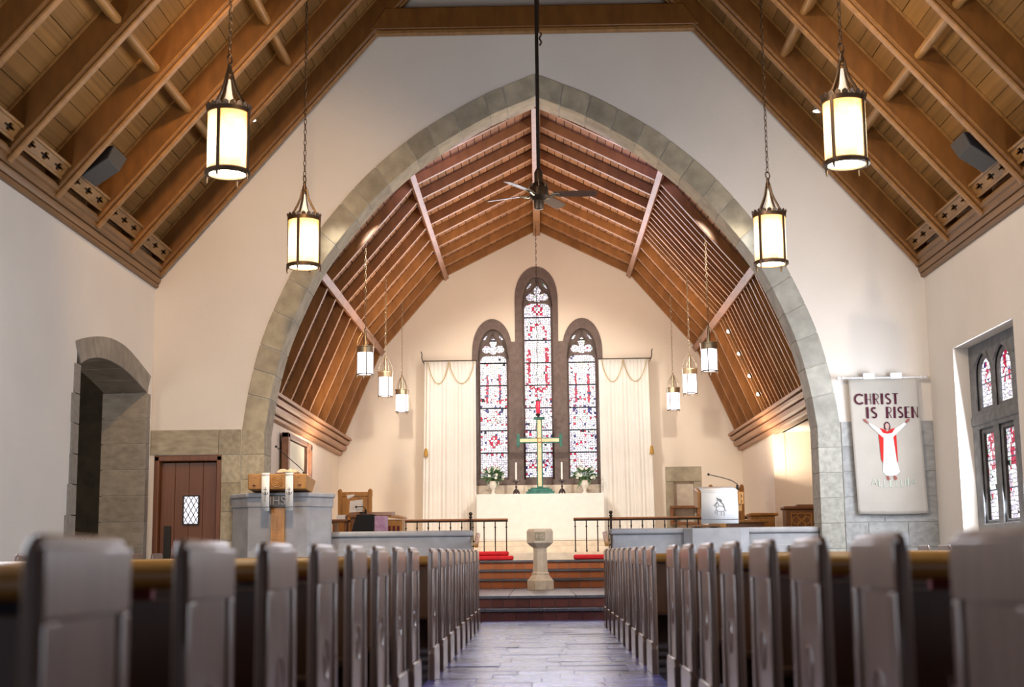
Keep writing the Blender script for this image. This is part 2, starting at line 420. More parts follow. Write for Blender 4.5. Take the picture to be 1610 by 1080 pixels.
# ================================================================== FLOOR AND STEPS
W, AW, D1 = .769, 5.52, 19.79
fl = struct('floor')
MB().box(-8.7, 6.2, -3, 24.8, -.2, -.012).obj('floor_bed', M['slate_step'], fl)
y = 7.0; rows = []
while y < 19.05:
    h = random.choice((.30, .36, .42, .5)); h = min(h, 19.08-y) if 19.08-y > .2 else 19.08-y
    x = -.80
    while x < .8-.05:
        wd = random.uniform(.28, .62); 
        if x+wd > .62: wd = .80-x
        piece_c(fl, 'slate_slab', M['slate'], (x+wd/2, y+h/2, -.012+random.uniform(0, .004)), (wd-.004, h-.004, .03),
                (random.uniform(-.009, .009), random.uniform(-.006, .006), 0), .006)
        x += wd
    y += h
    if 19.08-y < .02: break
def riser(parent, x0, x1, yf, z0, z1, tm, tw, dark):
    """a row of quarry tiles and their grout on the front of a step"""
    MB().box(x0, x1, yf+.006, yf+.3, z0, z1-.035).obj('riser_core', M['grout'], parent)
    n = int((x1-x0)/tw)
    for i in range(n):
        a = x0+i*(x1-x0)/n
        piece(parent, 'tile', tm, a+.004, a+(x1-x0)/n-.004, yf-.004+random.uniform(0, .002), yf+.03, z0+.004, z1-.037, .02)
ZS = [0, .16, .32, .48, .64, .80]
YS = [19.08, 19.58, 24.70, 25.0, 25.30]
for i in range(5):
    st = struct('step'); st['label'] = ['lowest', 'second', 'third', 'fourth', 'topmost'][i]+' tiled step with a slate tread'
    x0, x1 = ((-2.3, 2.3) if i < 2 else (-4.1, 4.1)); yb = YS[i+1] if i < 4 else 25.8
    riser(st, x0, x1, YS[i], ZS[i], ZS[i+1], M['tile'] if i < 2 else M['tile_orange'], .175 if i < 2 else .19, 0)
    if i != 1:
        k = 6
        for j in range(k):
            a = x0+j*(x1-x0)/k; b = a+(x1-x0)/k
            piece(st, 'tread_slab', M['slate_step'], a+.003, b-.003, YS[i]-.035+random.uniform(-.006, .004), yb+.02, ZS[i+1]-.036, ZS[i+1]+random.uniform(-.002, .002), .01)
    else:
        nx = 5; yy = YS[i]-.035; first = True
        while yy < 24.7:
            hh = random.choice((.4, .5, .6)); hh = min(hh, 24.72-yy) 
            for j in range(nx):
                xa = -2.3 if not first else x0; wd = 4.6/nx
                piece(st, 'tread_slab', M['slate_step'], x0+j*wd+.004, x0+(j+1)*wd-.004, yy+.003, yy+hh-.003, ZS[2]-.036, ZS[2]+random.uniform(-.0015, .0015), .01)
            yy += hh
            if 24.72-yy < .05: break
        for s in (-1, 1): MB().box(min(s*2.3, s*4.15), max(s*2.3, s*4.15), 20.3, 24.72, ZS[2]-.04, ZS[2]).obj('choir_floor', M['slate_step'], st)
        MB().box(-2.28, 2.28, 19.9, 24.75, .01, ZS[2]-.05).obj('platform_core', M['grout'], st)
fc = struct('floor_sanctuary')
MB().box(-4.15, 4.15, 25.32, 28.72, .3, .79).obj('core', M['limestone'], fc)
MB().box(-4.1, 4.1, 25.82, 28.7, .79, .94).obj('rail_step', M['limestone'], fc, bevel=.012)
MB().box(-1.9, 1.9, 26.9, 28.7, .94, 1.055).obj('altar_step', M['limestone'], fc, bevel=.012)
MB().box(-1.6, 1.6, 27.3, 28.7, 1.055, 1.16).obj('altar_step', M['limestone'], fc, bevel=.012)

# ================================================================== ARCH WALL
OUT = [(4.26, 0), (4.26, 2.0), (4.22, 2.66), (4.13, 3.26), (3.97, 3.92), (3.73, 4.54), (3.43, 5.15), (3.03, 5.71), (2.5, 6.33), (1.88, 6.87), (1.4, 7.19), (.82, 7.515), (.42, 7.69), (0, 7.86)]
OUTC = smooth(OUT[2:], 6)
def offset(pts, d):
    out = []
    for i, p in enumerate(pts):
        a = Vector(pts[max(i-1, 0)]); b = Vector(pts[min(i+1, len(pts)-1)]); t = (b-a).normalized(); n = Vector((-t.y, t.x))
        q = Vector(p)+n*d; out.append((max(0, q.x), q.y))
    out[-1] = (0, pts[-1][1]-d*1.02)
    return out
INC = offset(OUTC, .325); MID = offset(OUTC, .12)
wf = struct('wall_front', 'cream plaster wall pierced by the great pointed stone chancel arch')
zg = lambda x: 4.95+1.155*(5.75-abs(x))
ol = [(-5.75, -.1), (-5.75, zg(5.75)), (0, zg(0)), (5.75, zg(5.75)), (5.75, -.1), (4.1, -.1)]+MID+[(-x, z) for x, z in MID[::-1][1:]]+[(-4.1, -.1), (-4.5, -.1), (-4.5, 2.32), (-5.46, 2.32), (-5.46, -.1)]
plate('plaster_face', [ol], D1, 20.3, 'y', M['plaster'], wf)
# voussoirs, one stone each, on a recessed mortar ring
for s in (-1, 1):
    n = 16; o2 = resample(OUTC, n*6); i2 = resample(INC, n*6)
    cuts = [0]; 
    for k in range(1, n): cuts.append(k*6+random.choice((-1, 0, 0, 1)))
    cuts.append(n*6)
    for k in range(n):
        a, b = cuts[k], cuts[k+1]
        O = [o2[j] for j in range(a, b+1)]; I = [i2[j] for j in range(a, b+1)]
        def shr(L, f=.007):
            L = list(L); t = Vector(L[1])-Vector(L[0]); L[0] = tuple(Vector(L[0])+t.normalized()*f)
            t = Vector(L[-2])-Vector(L[-1]); L[-1] = tuple(Vector(L[-1])+t.normalized()*f); return L
        poly = [(s*x, z) for x, z in shr(O)]+[(s*x, z) for x, z in shr(I)[::-1]]
        MB().prism(poly, D1-.014+random.uniform(-.002, .002), 20.31, 'y').obj('voussoir', M['stone'] if s < 0 or k > 6 else M['stone_r'], wf, bevel=.006, seg=1)
    poly = [(s*x, z) for x, z in offset(OUTC, .012)]+[(s*x, z) for x, z in offset(OUTC, .317)[::-1]]
    MB().prism(poly, D1-.004, 20.3, 'y').obj('mortar_bed', M['mortar'], wf)
    # jamb stones below the spring
    z = 2.67; k = 0
    while z > .02:
        h = min(.352, z)
        piece(wf, 'stone', M['stone'] if s < 0 else M['stone_r'], *sorted((s*3.90, s*4.225)), D1-.014, 20.31, z-h+.003, z-.003, .012)
        z -= h
    MB().box(*sorted((s*3.91, s*4.2)), D1-.004, 20.3, 0, 2.67).obj('mortar_bed', M['mortar'], wf)
# dado courses either side
MB().box(4.2, 5.52, D1-.006, D1+.05, 0, 2.67).obj('mortar_bed', M['mortar'], wf)
z = 2.68; c = 0
while z > .02:
    h = min(.352, z); xs = [4.23, 4.78, 5.52] if c % 2 else [4.23, 4.55, 5.1, 5.52]
    for a, b in zip(xs, xs[1:]): piece(wf, 'stone', M['stone_grey'], a+.004, b-.004, D1-.02+random.uniform(-.002, .002), D1+.05, z-h+.004, z-.004, .012)
    z -= h; c += 1
piece(wf, 'lintel_stone', M['stone'], -5.51, -4.20-.35, D1-.02, D1+.05, 2.325, 2.676, .01)
piece(wf, 'stone', M['stone'], -4.545, -4.235, D1-.018, D1+.05, 2.325, 2.676, .01)
MB().box(-4.49, -4.22, D1-.006, D1+.05, 0, 2.32).obj('mortar_bed', M['mortar'], wf)
z = 2.32; c = 0
while z > .02:
    h = min(.40, z); piece(wf, 'stone', M['stone'], -4.5, -4.235, D1-.02, D1+.05, z-h+.004, z-.004, .012); z -= h
smb(MB().box(-5.52, -4.5, 20.5, 20.6, -.1, 2.6), 'wall_passage', M['dark_void'])
# ---- door in the left corner
dr = struct('door_1', 'dark oak plank door with a small diamond leaded pane')
for i in range(4): piece(dr, 'plank', M['door'], -5.38+i*.20, -5.185+i*.20, D1+.10, D1+.16, .02, 2.22, .02)
f = MB().box(-5.46, -5.385, D1-.01, D1+.18, 0, 2.31).box(-4.575, -4.5, D1-.01, D1+.18, 0, 2.31).box(-5.46, -4.5, D1-.01, D1+.18, 2.235, 2.32)
f.obj('door_frame', M['door'], dr, bevel=.012)
MB().box(-5.05, -4.83, D1+.075, D1+.11, 1.35, 1.75).obj('pane', M['door_pane'], dr)
lm = MB()
for k in range(-6, 8):
    for sg in (-1, 1):
        # diamond leads clipped to the pane
        p = []; 
        for t in range(0, 41):
            zz = 1.35+.01*t; xx = -5.05+k*.073+sg*(zz-1.35)*.55+(0 if sg > 0 else .22)
            if -5.05 <= xx <= -4.83: p.append((xx, D1+.07, zz))
        if len(p) > 2: lm.tube([p[0], p[-1]], .0055, 4)
for a, b in (((-5.05, 1.35), (-5.05, 1.75)), ((-4.83, 1.35), (-4.83, 1.75)), ((-5.05, 1.75), (-4.83, 1.75)), ((-5.05, 1.35), (-4.83, 1.35))):
    lm.beam((a[0], D1+.075, a[1]), (b[0], D1+.075, b[1]), .02, .02, (0, 1, 0))
lm.obj('lead_lattice', M['iron'], dr)
MB().box(-5.32, -5.22, D1+.08, D1+.105, .85, 1.33).obj('push_plate', M['iron'], dr, bevel=.004)
# thermostat box on the jamb
t = thing('wall_box', 'small white plastic control box on the stone jamb beside the pulpit', 'box', (-4.245, D1-.02, 1.58))
MB().box(-4.31, -4.18, D1-.06, D1-.02, 1.58, 1.70).obj('casing', M['plastic'], t, bevel=.008)
MB().box(-4.29, -4.20, D1-.064, D1-.058, 1.61, 1.675).obj('display', M['dark_glass'], t)

# ================================================================== LEFT NAVE WALL
wl = struct('wall_left', 'white plaster side wall with a stone arched opening')
wo = [(-3, -.1), (16.5, -.1)]+[(16.5, 3.33)]+smooth([(16.5, 3.33), (16.95, 3.45), (17.5, 3.52), (18.1, 3.53), (18.8, 3.47), (19.6, 3.3)], 5)[1:]+[(19.64, -.1), (20.0, -.1), (20.0, 5.2), (-3, 5.2)]
plate('plaster_face', [wo], -5.9, -AW, 'x', M['plaster'], wl)
arcI = smooth([(16.60, 3.19), (16.9, 3.29), (17.35, 3.365), (17.93, 3.385), (18.6, 3.335), (19.48, 3.18)], 6)
arcO = smooth([(16.41, 3.44), (16.8, 3.54), (17.34, 3.64), (17.9, 3.69), (18.6, 3.655), (19.66, 3.44)], 6)
nI = resample(arcI, 30); nO = resample(arcO, 30)
for a, b in ((0, 6), (6, 12), (12, 18), (18, 24), (24, 30)):
    poly = [nO[j] for j in range(a, b+1)]+[nI[j] for j in range(b, a-1, -1)]
    poly = [(y_+(.006 if j in (0, len(poly)-1) else 0), z_) for j, (y_, z_) in enumerate(poly)]
    MB().prism(poly, -6.12, -AW+.02, 'x').obj('voussoir', M['stone_side'], wl, bevel=.008, seg=1)
z = 3.18; c = 0
while z > .02:
    h = min(.36, z)
    ex = (.0, .06, .04, .05, .09, .15, .08, .12, .05)[c % 9]
    piece(wl, 'stone', M['stone_side'], -6.12, -AW+.02, 16.41-ex, 16.60, z-h+.004, z-.004, .012)
    piece(wl, 'stone', M['stone_side'], -6.13, -AW+.02, 19.48, 19.66, z-h+.004, z-.004, .012)
    z -= h; c += 1
MB().box(-6.1, -AW+.01, 19.49, 19.66, 0, 2.95).obj('mortar_bed', M['mortar'], wl)
# side passage beyond the opening
wp = struct('wall_side_passage', 'dark stone wall of the passage beyond the arched opening')
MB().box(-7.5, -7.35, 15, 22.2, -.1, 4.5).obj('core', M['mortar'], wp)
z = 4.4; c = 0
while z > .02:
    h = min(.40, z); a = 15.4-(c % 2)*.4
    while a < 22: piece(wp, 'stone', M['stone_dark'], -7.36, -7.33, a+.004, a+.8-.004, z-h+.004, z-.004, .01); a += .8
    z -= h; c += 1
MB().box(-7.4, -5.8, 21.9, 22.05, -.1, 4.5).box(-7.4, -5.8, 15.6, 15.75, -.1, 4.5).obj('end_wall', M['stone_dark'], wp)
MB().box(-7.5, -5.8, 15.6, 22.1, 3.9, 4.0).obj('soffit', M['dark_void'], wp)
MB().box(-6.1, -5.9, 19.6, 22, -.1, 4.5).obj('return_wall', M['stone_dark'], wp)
t = thing('notice_frame', 'small brown wooden frame on the dark passage wall', 'frame', (-7.3, 21.0, 1.75))
MB().box(-7.33, -7.30, 20.6, 20.9, 1.75, 2.2).obj('backboard', M['brown_oak'], t)
MB().box(-7.33, -7.28, 20.57, 20.93, 1.72, 1.76).box(-7.33, -7.28, 20.57, 20.93, 2.18, 2.22).box(-7.33, -7.28, 20.57, 20.61, 1.72, 2.22).box(-7.33, -7.28, 20.89, 20.93, 1.72, 2.22).obj('moulding', M['oak_light'], t)
t = thing('passage_chest', 'low dark chest with carved front inside the arched passage', 'chest', (-7.1, 20.7, 0))
MB().box(-7.30, -6.9, 19.9, 21.7, 0, 1.25).obj('body', M['brown_oak'], t, bevel=.01)
MB().box(-7.31, -6.87, 19.87, 21.73, 1.25, 1.30).obj('lid', M['cornice'], t, bevel=.01)
for k in range(7):
    cm = MB()
    for a0 in range(8):
        a = a0*PI/4; cm.beam((-6.89, 20.05+k*.25, 1.1), (-6.89, 20.05+k*.25+.1*math.cos(a), 1.1+.1*math.sin(a)), .02, .02, (1, 0, 0))
    cm.obj('carved_rosette', M['dark_void'], t)

# ================================================================== RIGHT NAVE WALL + WINDOW
wr = struct('wall_right', 'plaster side wall with a deep white window reveal')
YW0, YW1, ZW0, ZW1 = 16.24, 18.64, 1.05, 3.53
plate('plaster_face', [[(-3, -.1), (20, -.1), (20, 5.2), (-3, 5.2)], [(YW0, ZW0), (YW1, ZW0), (YW1, ZW1), (YW0, ZW1)]], AW, 5.76, 'x', M['plaster'], wr)
w2 = struct('window_2', 'grey stone mullioned side window with pale stained glass')
def pointed(c, hw, zb, zs, za, n=8):
    """pointed light outline (u,v)"""
    L = [(c-hw, zb), (c-hw, zs)]
    for i in range(1, n): t = i/n; L.append((c-hw*math.cos(t*PI/2)**1.0, zs+(za-zs)*math.sin(t*PI/2)**.85))
    L.append((c, za))
    R = [(2*c-u, v) for u, v in L[::-1][1:]]
    return L+R
cs = [18.62-.42-.78*i for i in range(3)]; cs = [18.10, 17.33, 16.56]
holes = [pointed(c, .31, 2.66, 3.06, 3.38) for c in cs]+[[(c-.29, 1.2), (c+.29, 1.2), (c+.29, 2.42), (c-.29, 2.42)] for c in cs]
plate('stone_tracery', [[(YW0-.02, ZW0), (YW1+.02, ZW0), (YW1+.02, ZW1+.02), (YW0-.02, ZW1+.02)]]+holes, 5.72, 5.745, 'x', M['tracery_grey'], w2, bevel=.02)
holes = [pointed(c, .27, 2.70, 3.04, 3.32) for c in cs]+[[(c-.245, 1.24), (c+.245, 1.24), (c+.245, 2.37), (c-.245, 2.37)] for c in cs]
plate('inner_tracery', [[(YW0-.02, ZW0), (YW1+.02, ZW0), (YW1+.02, ZW1+.02), (YW0-.02, ZW1+.02)]]+holes, 5.76, 5.79, 'x', M['tracery_grey'], w2, bevel=.008)
MB().box(5.70, 5.8, YW0, YW1, 2.47, 2.60).obj('transom', M['tracery_grey'], w2, bevel=.02)
for c in cs:
    for sgn in (-1, 1):
        MB().prism([(c, 3.40), (c+sgn*.2, 3.40), (c+sgn*.32, 3.22), (c+sgn*.14, 3.34)], 5.705, 5.74, 'x').obj('spandrel_moulding', M['tracery_grey'], w2, bevel=.008)
    fr = MB()
    for u in (-.25, .23): fr.box(5.77, 5.80, c+u, c+u+.02, 1.22, 2.38)
    fr.box(5.77, 5.80, c-.25, c+.25, 1.22, 1.25).box(5.77, 5.80, c-.25, c+.25, 2.35, 2.38)
    fr.obj('casement_frame', M['iron'], w2)

# ---- stained glass as real small pieces
GL = ['glow_white', 'glow_lilac', 'glow_red', 'glow_blue', 'glow_green', 'glow_yellow', 'glow_pink', 'lead']
def glass_panel(name, u0, u1, v0, v1, axis, t, cell, colf, parent):
    me = bpy.data.meshes.new(name); vs = []; fs = []; mi = []
    nu = max(2, round((u1-u0)/cell)); nv = max(1, round((v1-v0)/cell))
    def P(u, v, dt=0): return (u, t+dt, v) if axis == 'y' else (t+dt, u, v)
    g = [[(u0+(u1-u0)*i/nu+(random.uniform(-.33, .33)*(u1-u0)/nu if 0 < i < nu else 0),
           v0+(v1-v0)*j/nv+(random.uniform(-.33, .33)*(v1-v0)/nv if 0 < j < nv else 0)) for i in range(nu+1)] for j in range(nv+1)]
    vs += [P(u0, v0, .006), P(u1, v0, .006), P(u1, v1, .006), P(u0, v1, .006)]; fs.append((0, 1, 2, 3)); mi.append(7)
    for j in range(nv):
        for i in range(nu):
            q = [g[j][i], g[j][i+1], g[j+1][i+1], g[j+1][i]]
            polys = [q] if random.random() < .6 else ([[q[0], q[1], q[2]], [q[0], q[2], q[3]]] if random.random() < .5 else [[q[0], q[1], q[3]], [q[1], q[2], q[3]]])
            for pl in polys:
                cx = sum(p[0] for p in pl)/len(pl); cy = sum(p[1] for p in pl)/len(pl)
                n = len(vs)
                for p in pl:
                    d = Vector((p[0]-cx, p[1]-cy)); L = d.length; k = max(.5, (L-.0062)/L)
                    vs.append(P(cx+d.x*k, cy+d.y*k))
                fs.append(tuple(range(n, n+len(pl)))); mi.append(colf(cx, cy))
    me.from_pydata(vs, [], fs)
    for g_ in GL: me.materials.append(M[g_])
    for p, k in zip(me.polygons, mi): p.material_index = k
    o = link(bpy.data.objects.new(name, me), parent); return o
def base_col(): 
    r = random.random()
    return 0 if r < .70 else 1 if r < .93 else 6 if r < .95 else 3 if r < .965 else 2 if r < .972 else 4 if r < .98 else 7 if r < .99 else 5
def side_col(c):
    def f(y_, z):
        u = abs(y_-c)
        if 1.9 < z < 2.35 and u < .12 and random.random() < .6: return 2
        if z > 2.9 and u < .15 and random.random() < .22: return 2
        if 1.5 < z < 2.3 and u > .1 and random.random() < .3: return random.choice((2, 4, 6, 1))
        return base_col()
    return f
for c in cs:
    for v0, v1 in ((1.24, 1.62), (1.63, 2.0), (2.01, 2.37), (2.69, 3.0), (3.01, 3.33)):
        glass_panel('glass_panel', c-.28, c+.28, v0, v1, 'x', 5.80, .055, side_col(c), w2)

# ================================================================== SIDE WALL CORNICES, NAVE ROOF
for s, nm, tr in ((-1, 'trim_1', 'left'), (1, 'trim_2', 'right')):
    prof = [(5.53, 4.73), (5.485, 4.73), (5.465, 4.75), (5.465, 4.775), (5.475, 4.778), (5.475, 4.785), (5.455, 4.79), (5.44, 4.82), (5.435, 4.86), (5.45, 4.865), (5.45, 4.872), (5.42, 4.877), (5.40, 4.90), (5.395, 4.94), (5.365, 4.955), (5.355, 5.0), (5.53, 5.06)]
    smb(MB().prism([(s*x, z) for x, z in prof], -3, D1, 'y'), nm, M['cornice'], 'stepped oak cornice on top of the '+tr+' nave wall', ang=20)
def zu(x): return 4.83+1.155*(5.48-abs(x))   # underside of rafters
SL = math.atan(1.155)
nrm = Vector((math.sin(SL), math.cos(SL)))    # outward normal (x,z) on +x side
rv = struct('ceiling', 'oak nave roof of deep moulded rafters, purlins and boards')
RY = [19.65-1.46*k for k in range(12, 0, -1)]
XT = 2.30
for s in (-1, 1):
    for i, y0 in enumerate(RY+[19.65]):
        wd = .15
        def rp(x, d): return (s*(x+nrm.x*d), zu(x)+nrm.y*d)
        
        poly = [rp(5.40, 0), rp(0.0, 0), (0, zu(0)+.5), rp(5.40, .37)]
        o = MB().prism(poly, y0-wd/2, y0+wd/2, 'y').obj('rafter', M['rafter'], rv, bevel=.018)
        # light moulded lower edge
        poly = [rp(5.42, -.035), rp(0.0, -.035), rp(0.0, .0), rp(5.42, .0)]
        MB().prism(poly, y0-wd*.36, y0+wd*.36, 'y').obj('rafter_edge', M['oak_edge'], rv, bevel=.012)
        for bd in (-1, 1):
            poly = [rp(5.40, .018), rp(0.0, .018), rp(0.0, .036), rp(5.40, .036)]
            MB().prism(poly, y0+bd*(wd/2+.001)-.007, y0+bd*(wd/2+.001)+.007, 'y').obj('rafter_bead', M['oak_edge'], rv)
        # crown strip where the boards meet the rafter
        poly = [rp(5.3, .30), rp(0.2, .30), rp(0.2, .325), rp(5.3, .325)]
        MB().prism(poly, y0-wd/2-.02, y0+wd/2+.02, 'y').obj('cover_strip', M['oak_light'], rv)
    # boards, one object each, running the length of the nave
    nb = 34; L = 5.35/math.cos(SL)
    for k in range(nb):
        x = 5.30-(k+.5)*5.30/nb
        cpos = (s*(x+nrm.x*.345), 10.8, zu(x)+nrm.y*.345+random.uniform(-.003, .003))
        piece_c(rv, 'board', M['board'], cpos, (5.30/nb/math.cos(SL)-.007, 18.0, .03), (0, s*SL, 0), 0)
    poly = [(s*(5.5+nrm.x*.37), zu(5.5)+nrm.y*.37), (0, zu(0)+.6), (0, zu(0)+.8), (s*(5.5+nrm.x*.6), zu(5.5)+nrm.y*.6)]
    MB().prism(poly, -3, 20, 'y').obj('roof_deck', M['dark_void'], rv)
    # purlins: short round-edged lengths between the rafters
    for px in (4.22, 3.25, 2.28, 1.3):
        for a, b in zip(RY, RY[1:]):
            c = Vector((s*(px+nrm.x*.16), 0, zu(px)+nrm.y*.16))
            pts = []
            for ax, az in arc(0, 0, .05, 0, 360, 12)[:-1]:
                ax *= 1.0; az = az+(.045 if az > 0 else -.045)
                # long side along the roof normal
                pts.append((c.x+s*(nrm.x*az)+nrm.y*ax*s*1, c.z+nrm.y*az-nrm.x*ax))
            MB().prism(pts, a+.085, b-.085, 'y').obj('purlin', M['oak_light'], rv)
    # fretted vent panels above the cornice
    for a, b in zip(RY, RY[1:]+[19.65]):
        y0, y1 = a+.085, b-.085; n = 3; hs = []
        for j in range(n):
            yc = y0+(j+.5)*(y1-y0)/n; hw, hh = .13, .042
            hs.append([(yc-hw, -.012), (yc-hw*.45, -.012), (yc-hw*.3, -hh), (yc+hw*.3, -hh), (yc+hw*.45, -.012), (yc+hw, -.012), (yc+hw, .012), (yc+hw*.45, .012), (yc+hw*.3, hh), (yc-hw*.3, hh), (yc-hw*.45, .012), (yc-hw, .012)])
        VX, VZ, TH_ = 5.30, 5.17, .62
        def vp(u, d): return (s*(VX-math.sin(TH_)*u+math.cos(TH_)*d), VZ+math.cos(TH_)*u+math.sin(TH_)*d)
        me = plate_mesh('vent_panel', [[(y0, -.07), (y1, -.07), (y1, .07), (y0, .07)]]+hs, -.012, .012, 'x', M['oak_light'])
        o = link(bpy.data.objects.new('vent_panel', me), rv); o.location = (s*VX, 0, VZ); o.rotation_euler = (0, -s*TH_, 0)
        MB().prism([vp(-.1, .03), vp(.1, .03), vp(.1, .05), vp(-.1, .05)], y0, y1, 'y').obj('vent_backing', M['dark_void'], rv)
        for u in (-.085, .085):
            MB().prism([vp(u-.018, -.03), vp(u+.018, -.03), vp(u+.018, .02), vp(u-.018, .02)], y0, y1, 'y').obj('vent_moulding', M['oak_light'], rv, bevel=.008)
        MB().prism([vp(-.22, -.02), vp(-.17, -.03), vp(-.15, .0), vp(-.2, .04)], y0, y1, 'y').obj('ledge', M['oak_light'], rv, bevel=.008)
for i, y0 in enumerate(RY+[19.65]):
    wd = .17; x1 = 5.48-(8.43-4.83)/1.155
    MB().prism([(-x1-.05, 8.50), (x1+.05, 8.50), (x1-.18, 8.83), (-x1+.18, 8.83)], y0-wd/2, y0+wd/2, 'y').obj('collar_beam', M['rafter'], rv, bevel=.018)
    MB().prism([(-x1, 8.43), (x1, 8.43), (x1, 8.50), (-x1, 8.50)], y0-wd*.33, y0+wd*.33, 'y').obj('collar_edge', M['oak_light'], rv, bevel=.014)
MB().box(-.1, .1, 1, 19.75, zu(0)-.05, zu(0)+.3).obj('ridge_beam', M['rafter'], rv)

# ================================================================== CHANCEL SHELL
wcl = struct('wall_chancel_left', 'plaster chancel wall left, above the pulpit')
XC = 4.12
plate('plaster_face', [[(20.3, -.1), (28.9, -.1), (28.9, 3.6), (20.3, 3.6)], [(24.15, 1.95), (24.9, 1.95), (24.9, 2.78), (24.15, 2.78)]], -XC-.25, -XC, 'x', M['plaster_warm'], wcl)
MB().box(-XC-.6, -XC-.25, 24, 25, 1.8, 2.9).obj('opening_backing', M['dark_void'], wcl)
t = thing('casement_frame', 'brown oak frame around the small dark opening in the chancel wall', 'frame', (-XC, 24.5, 1.95))
MB().box(-XC-.2, -XC+.06, 24.02, 24.15, 1.9, 2.86).box(-XC-.2, -XC+.06, 24.9, 25.03, 1.9, 2.86).box(-XC-.2, -XC+.06, 24.02, 25.03, 2.76, 2.88).box(-XC-.2, -XC+.08, 24.02, 25.03, 1.86, 1.95).obj('frame', M['red_edge'], t, bevel=.01)
t = thing('shutter_panel', 'cream panel in a reddish oak frame leaning open on the chancel wall', 'panel', (-XC+.12, 23.1, 1.95))
MB().box(-XC+.07, -XC+.10, 22.2, 24.0, 1.98, 2.74).obj('panel', M['dim_glass'], t)
MB().box(-XC+.04, -XC+.15, 22.1, 22.25, 1.9, 2.84).box(-XC+.04, -XC+.15, 23.92, 24.02, 1.9, 2.84).box(-XC+.04, -XC+.15, 22.1, 24.02, 2.76, 2.84).box(-XC+.04, -XC+.15, 22.1, 24.02, 1.9, 2.0).obj('frame', M['red_edge'], t, bevel=.01)
MB().beam((-XC+.01, 23.0, 1.94), (-XC+.1, 23.0, 1.94), .04, .04).obj('hinge_bracket', M['iron'], t)
wcr = struct('wall_chancel_right', 'plaster chancel wall right with a tall organ recess')
plate('plaster_face', [[(20.3, -.1), (20.75, -.1), (20.75, 2.98), (24.86, 2.98), (24.86, -.1), (28.9, -.1), (28.9, 3.6), (20.3, 3.6)]], XC, XC+.2, 'x', M['plaster_warm'], wcr)
MB().box(XC+1.5, XC+1.6, 20.3, 25.6, -.1, 3.6).obj('recess_back', M['plaster_warm'], wcr)
MB().box(XC+.19, XC+1.6, 24.875, 25.0, -.1, 3.2).obj('recess_side', M['plaster_warm'], wcr)
MB().box(XC+.15, XC+1.6, 20.35, 20.5, -.1, 3.2).obj('recess_side', M['plaster_warm'], wcr)
MB().box(XC+.15, XC+1.6, 20.35, 25.0, 2.98, 3.1).obj('recess_soffit', M['plaster'], wcr)
MB().box(XC-.05, XC+1.6, 20.3, 25.0, .1, .31).obj('recess_floor', M['slate_step'], wcr)
# end wall with the triple lancet hole
CL = (0.0, 2.3, 6.83); 
def lancet(cx, hw, z0, zs, za, n=10):
    """half outline left, then right (stilted pointed-round head)"""
    L = [(cx-hw, z0), (cx-hw, zs)]
    for i in range(1, n): t = i/n*PI/2; L.append((cx-hw*math.cos(t), zs+(za-zs)*math.sin(t)**.93))
    L.append((cx, za)); return L+[(2*cx-u, v) for u, v in L[::-1][1:]]
DE = 28.7
cxc, hwc = -.03, .445; cxl, cxr, hws = -.95, .905, .415
Lp = lancet(cxl, hws, 2.3, 5.02, 5.74); Rp = lancet(cxr, hws, 2.3, 5.02, 5.74); Cp = lancet(cxc, hwc, 2.3, 6.14, 6.83)
Lk = [p for p in Lp if p[0] < cxc-hwc-.01 and not (p[0] > cxl and p[1] < 5.2)]
Rk = [p for p in Rp if p[0] > cxc+hwc+.01 and not (p[0] < cxr and p[1] < 5.2)]
Ck = [(u, max(v, 5.24)) for u, v in Cp if v > 5.2 or True][1:-1]
Ck = [(cxc-hwc, 5.26)]+[p for p in Cp if p[1] > 5.5]+[(cxc+hwc, 5.26)]
WOUT = Lk+Ck+Rk
def hw_roof(): pass
U = [(0, 7.60), (1.91, 6.64), (3.24, 5.08), (4.02, 3.27)]        # underside knuckles of chancel roof
we = struct('wall_end', 'cream plaster east wall around the triple lancet window')
gable = [(-4.4, -.1), (-4.4, 3.9), (-3.5, 5.4), (-2.05, 7.0), (0, 8.1), (2.05, 7.0), (3.5, 5.4), (4.4, 3.9), (4.4, -.1)]
niche = [(2.56, 1.0), (3.27, 1.0), (3.27, 2.64), (2.56, 2.64)]
plate('plaster_face', [gable, WOUT, niche], DE, DE+.3, 'y', M['plaster_warm'], we)
MB().box(-2, 2, DE+.45, DE+.5, 1.5, 7.2).obj('outer_backing', M['dark_void'], we)
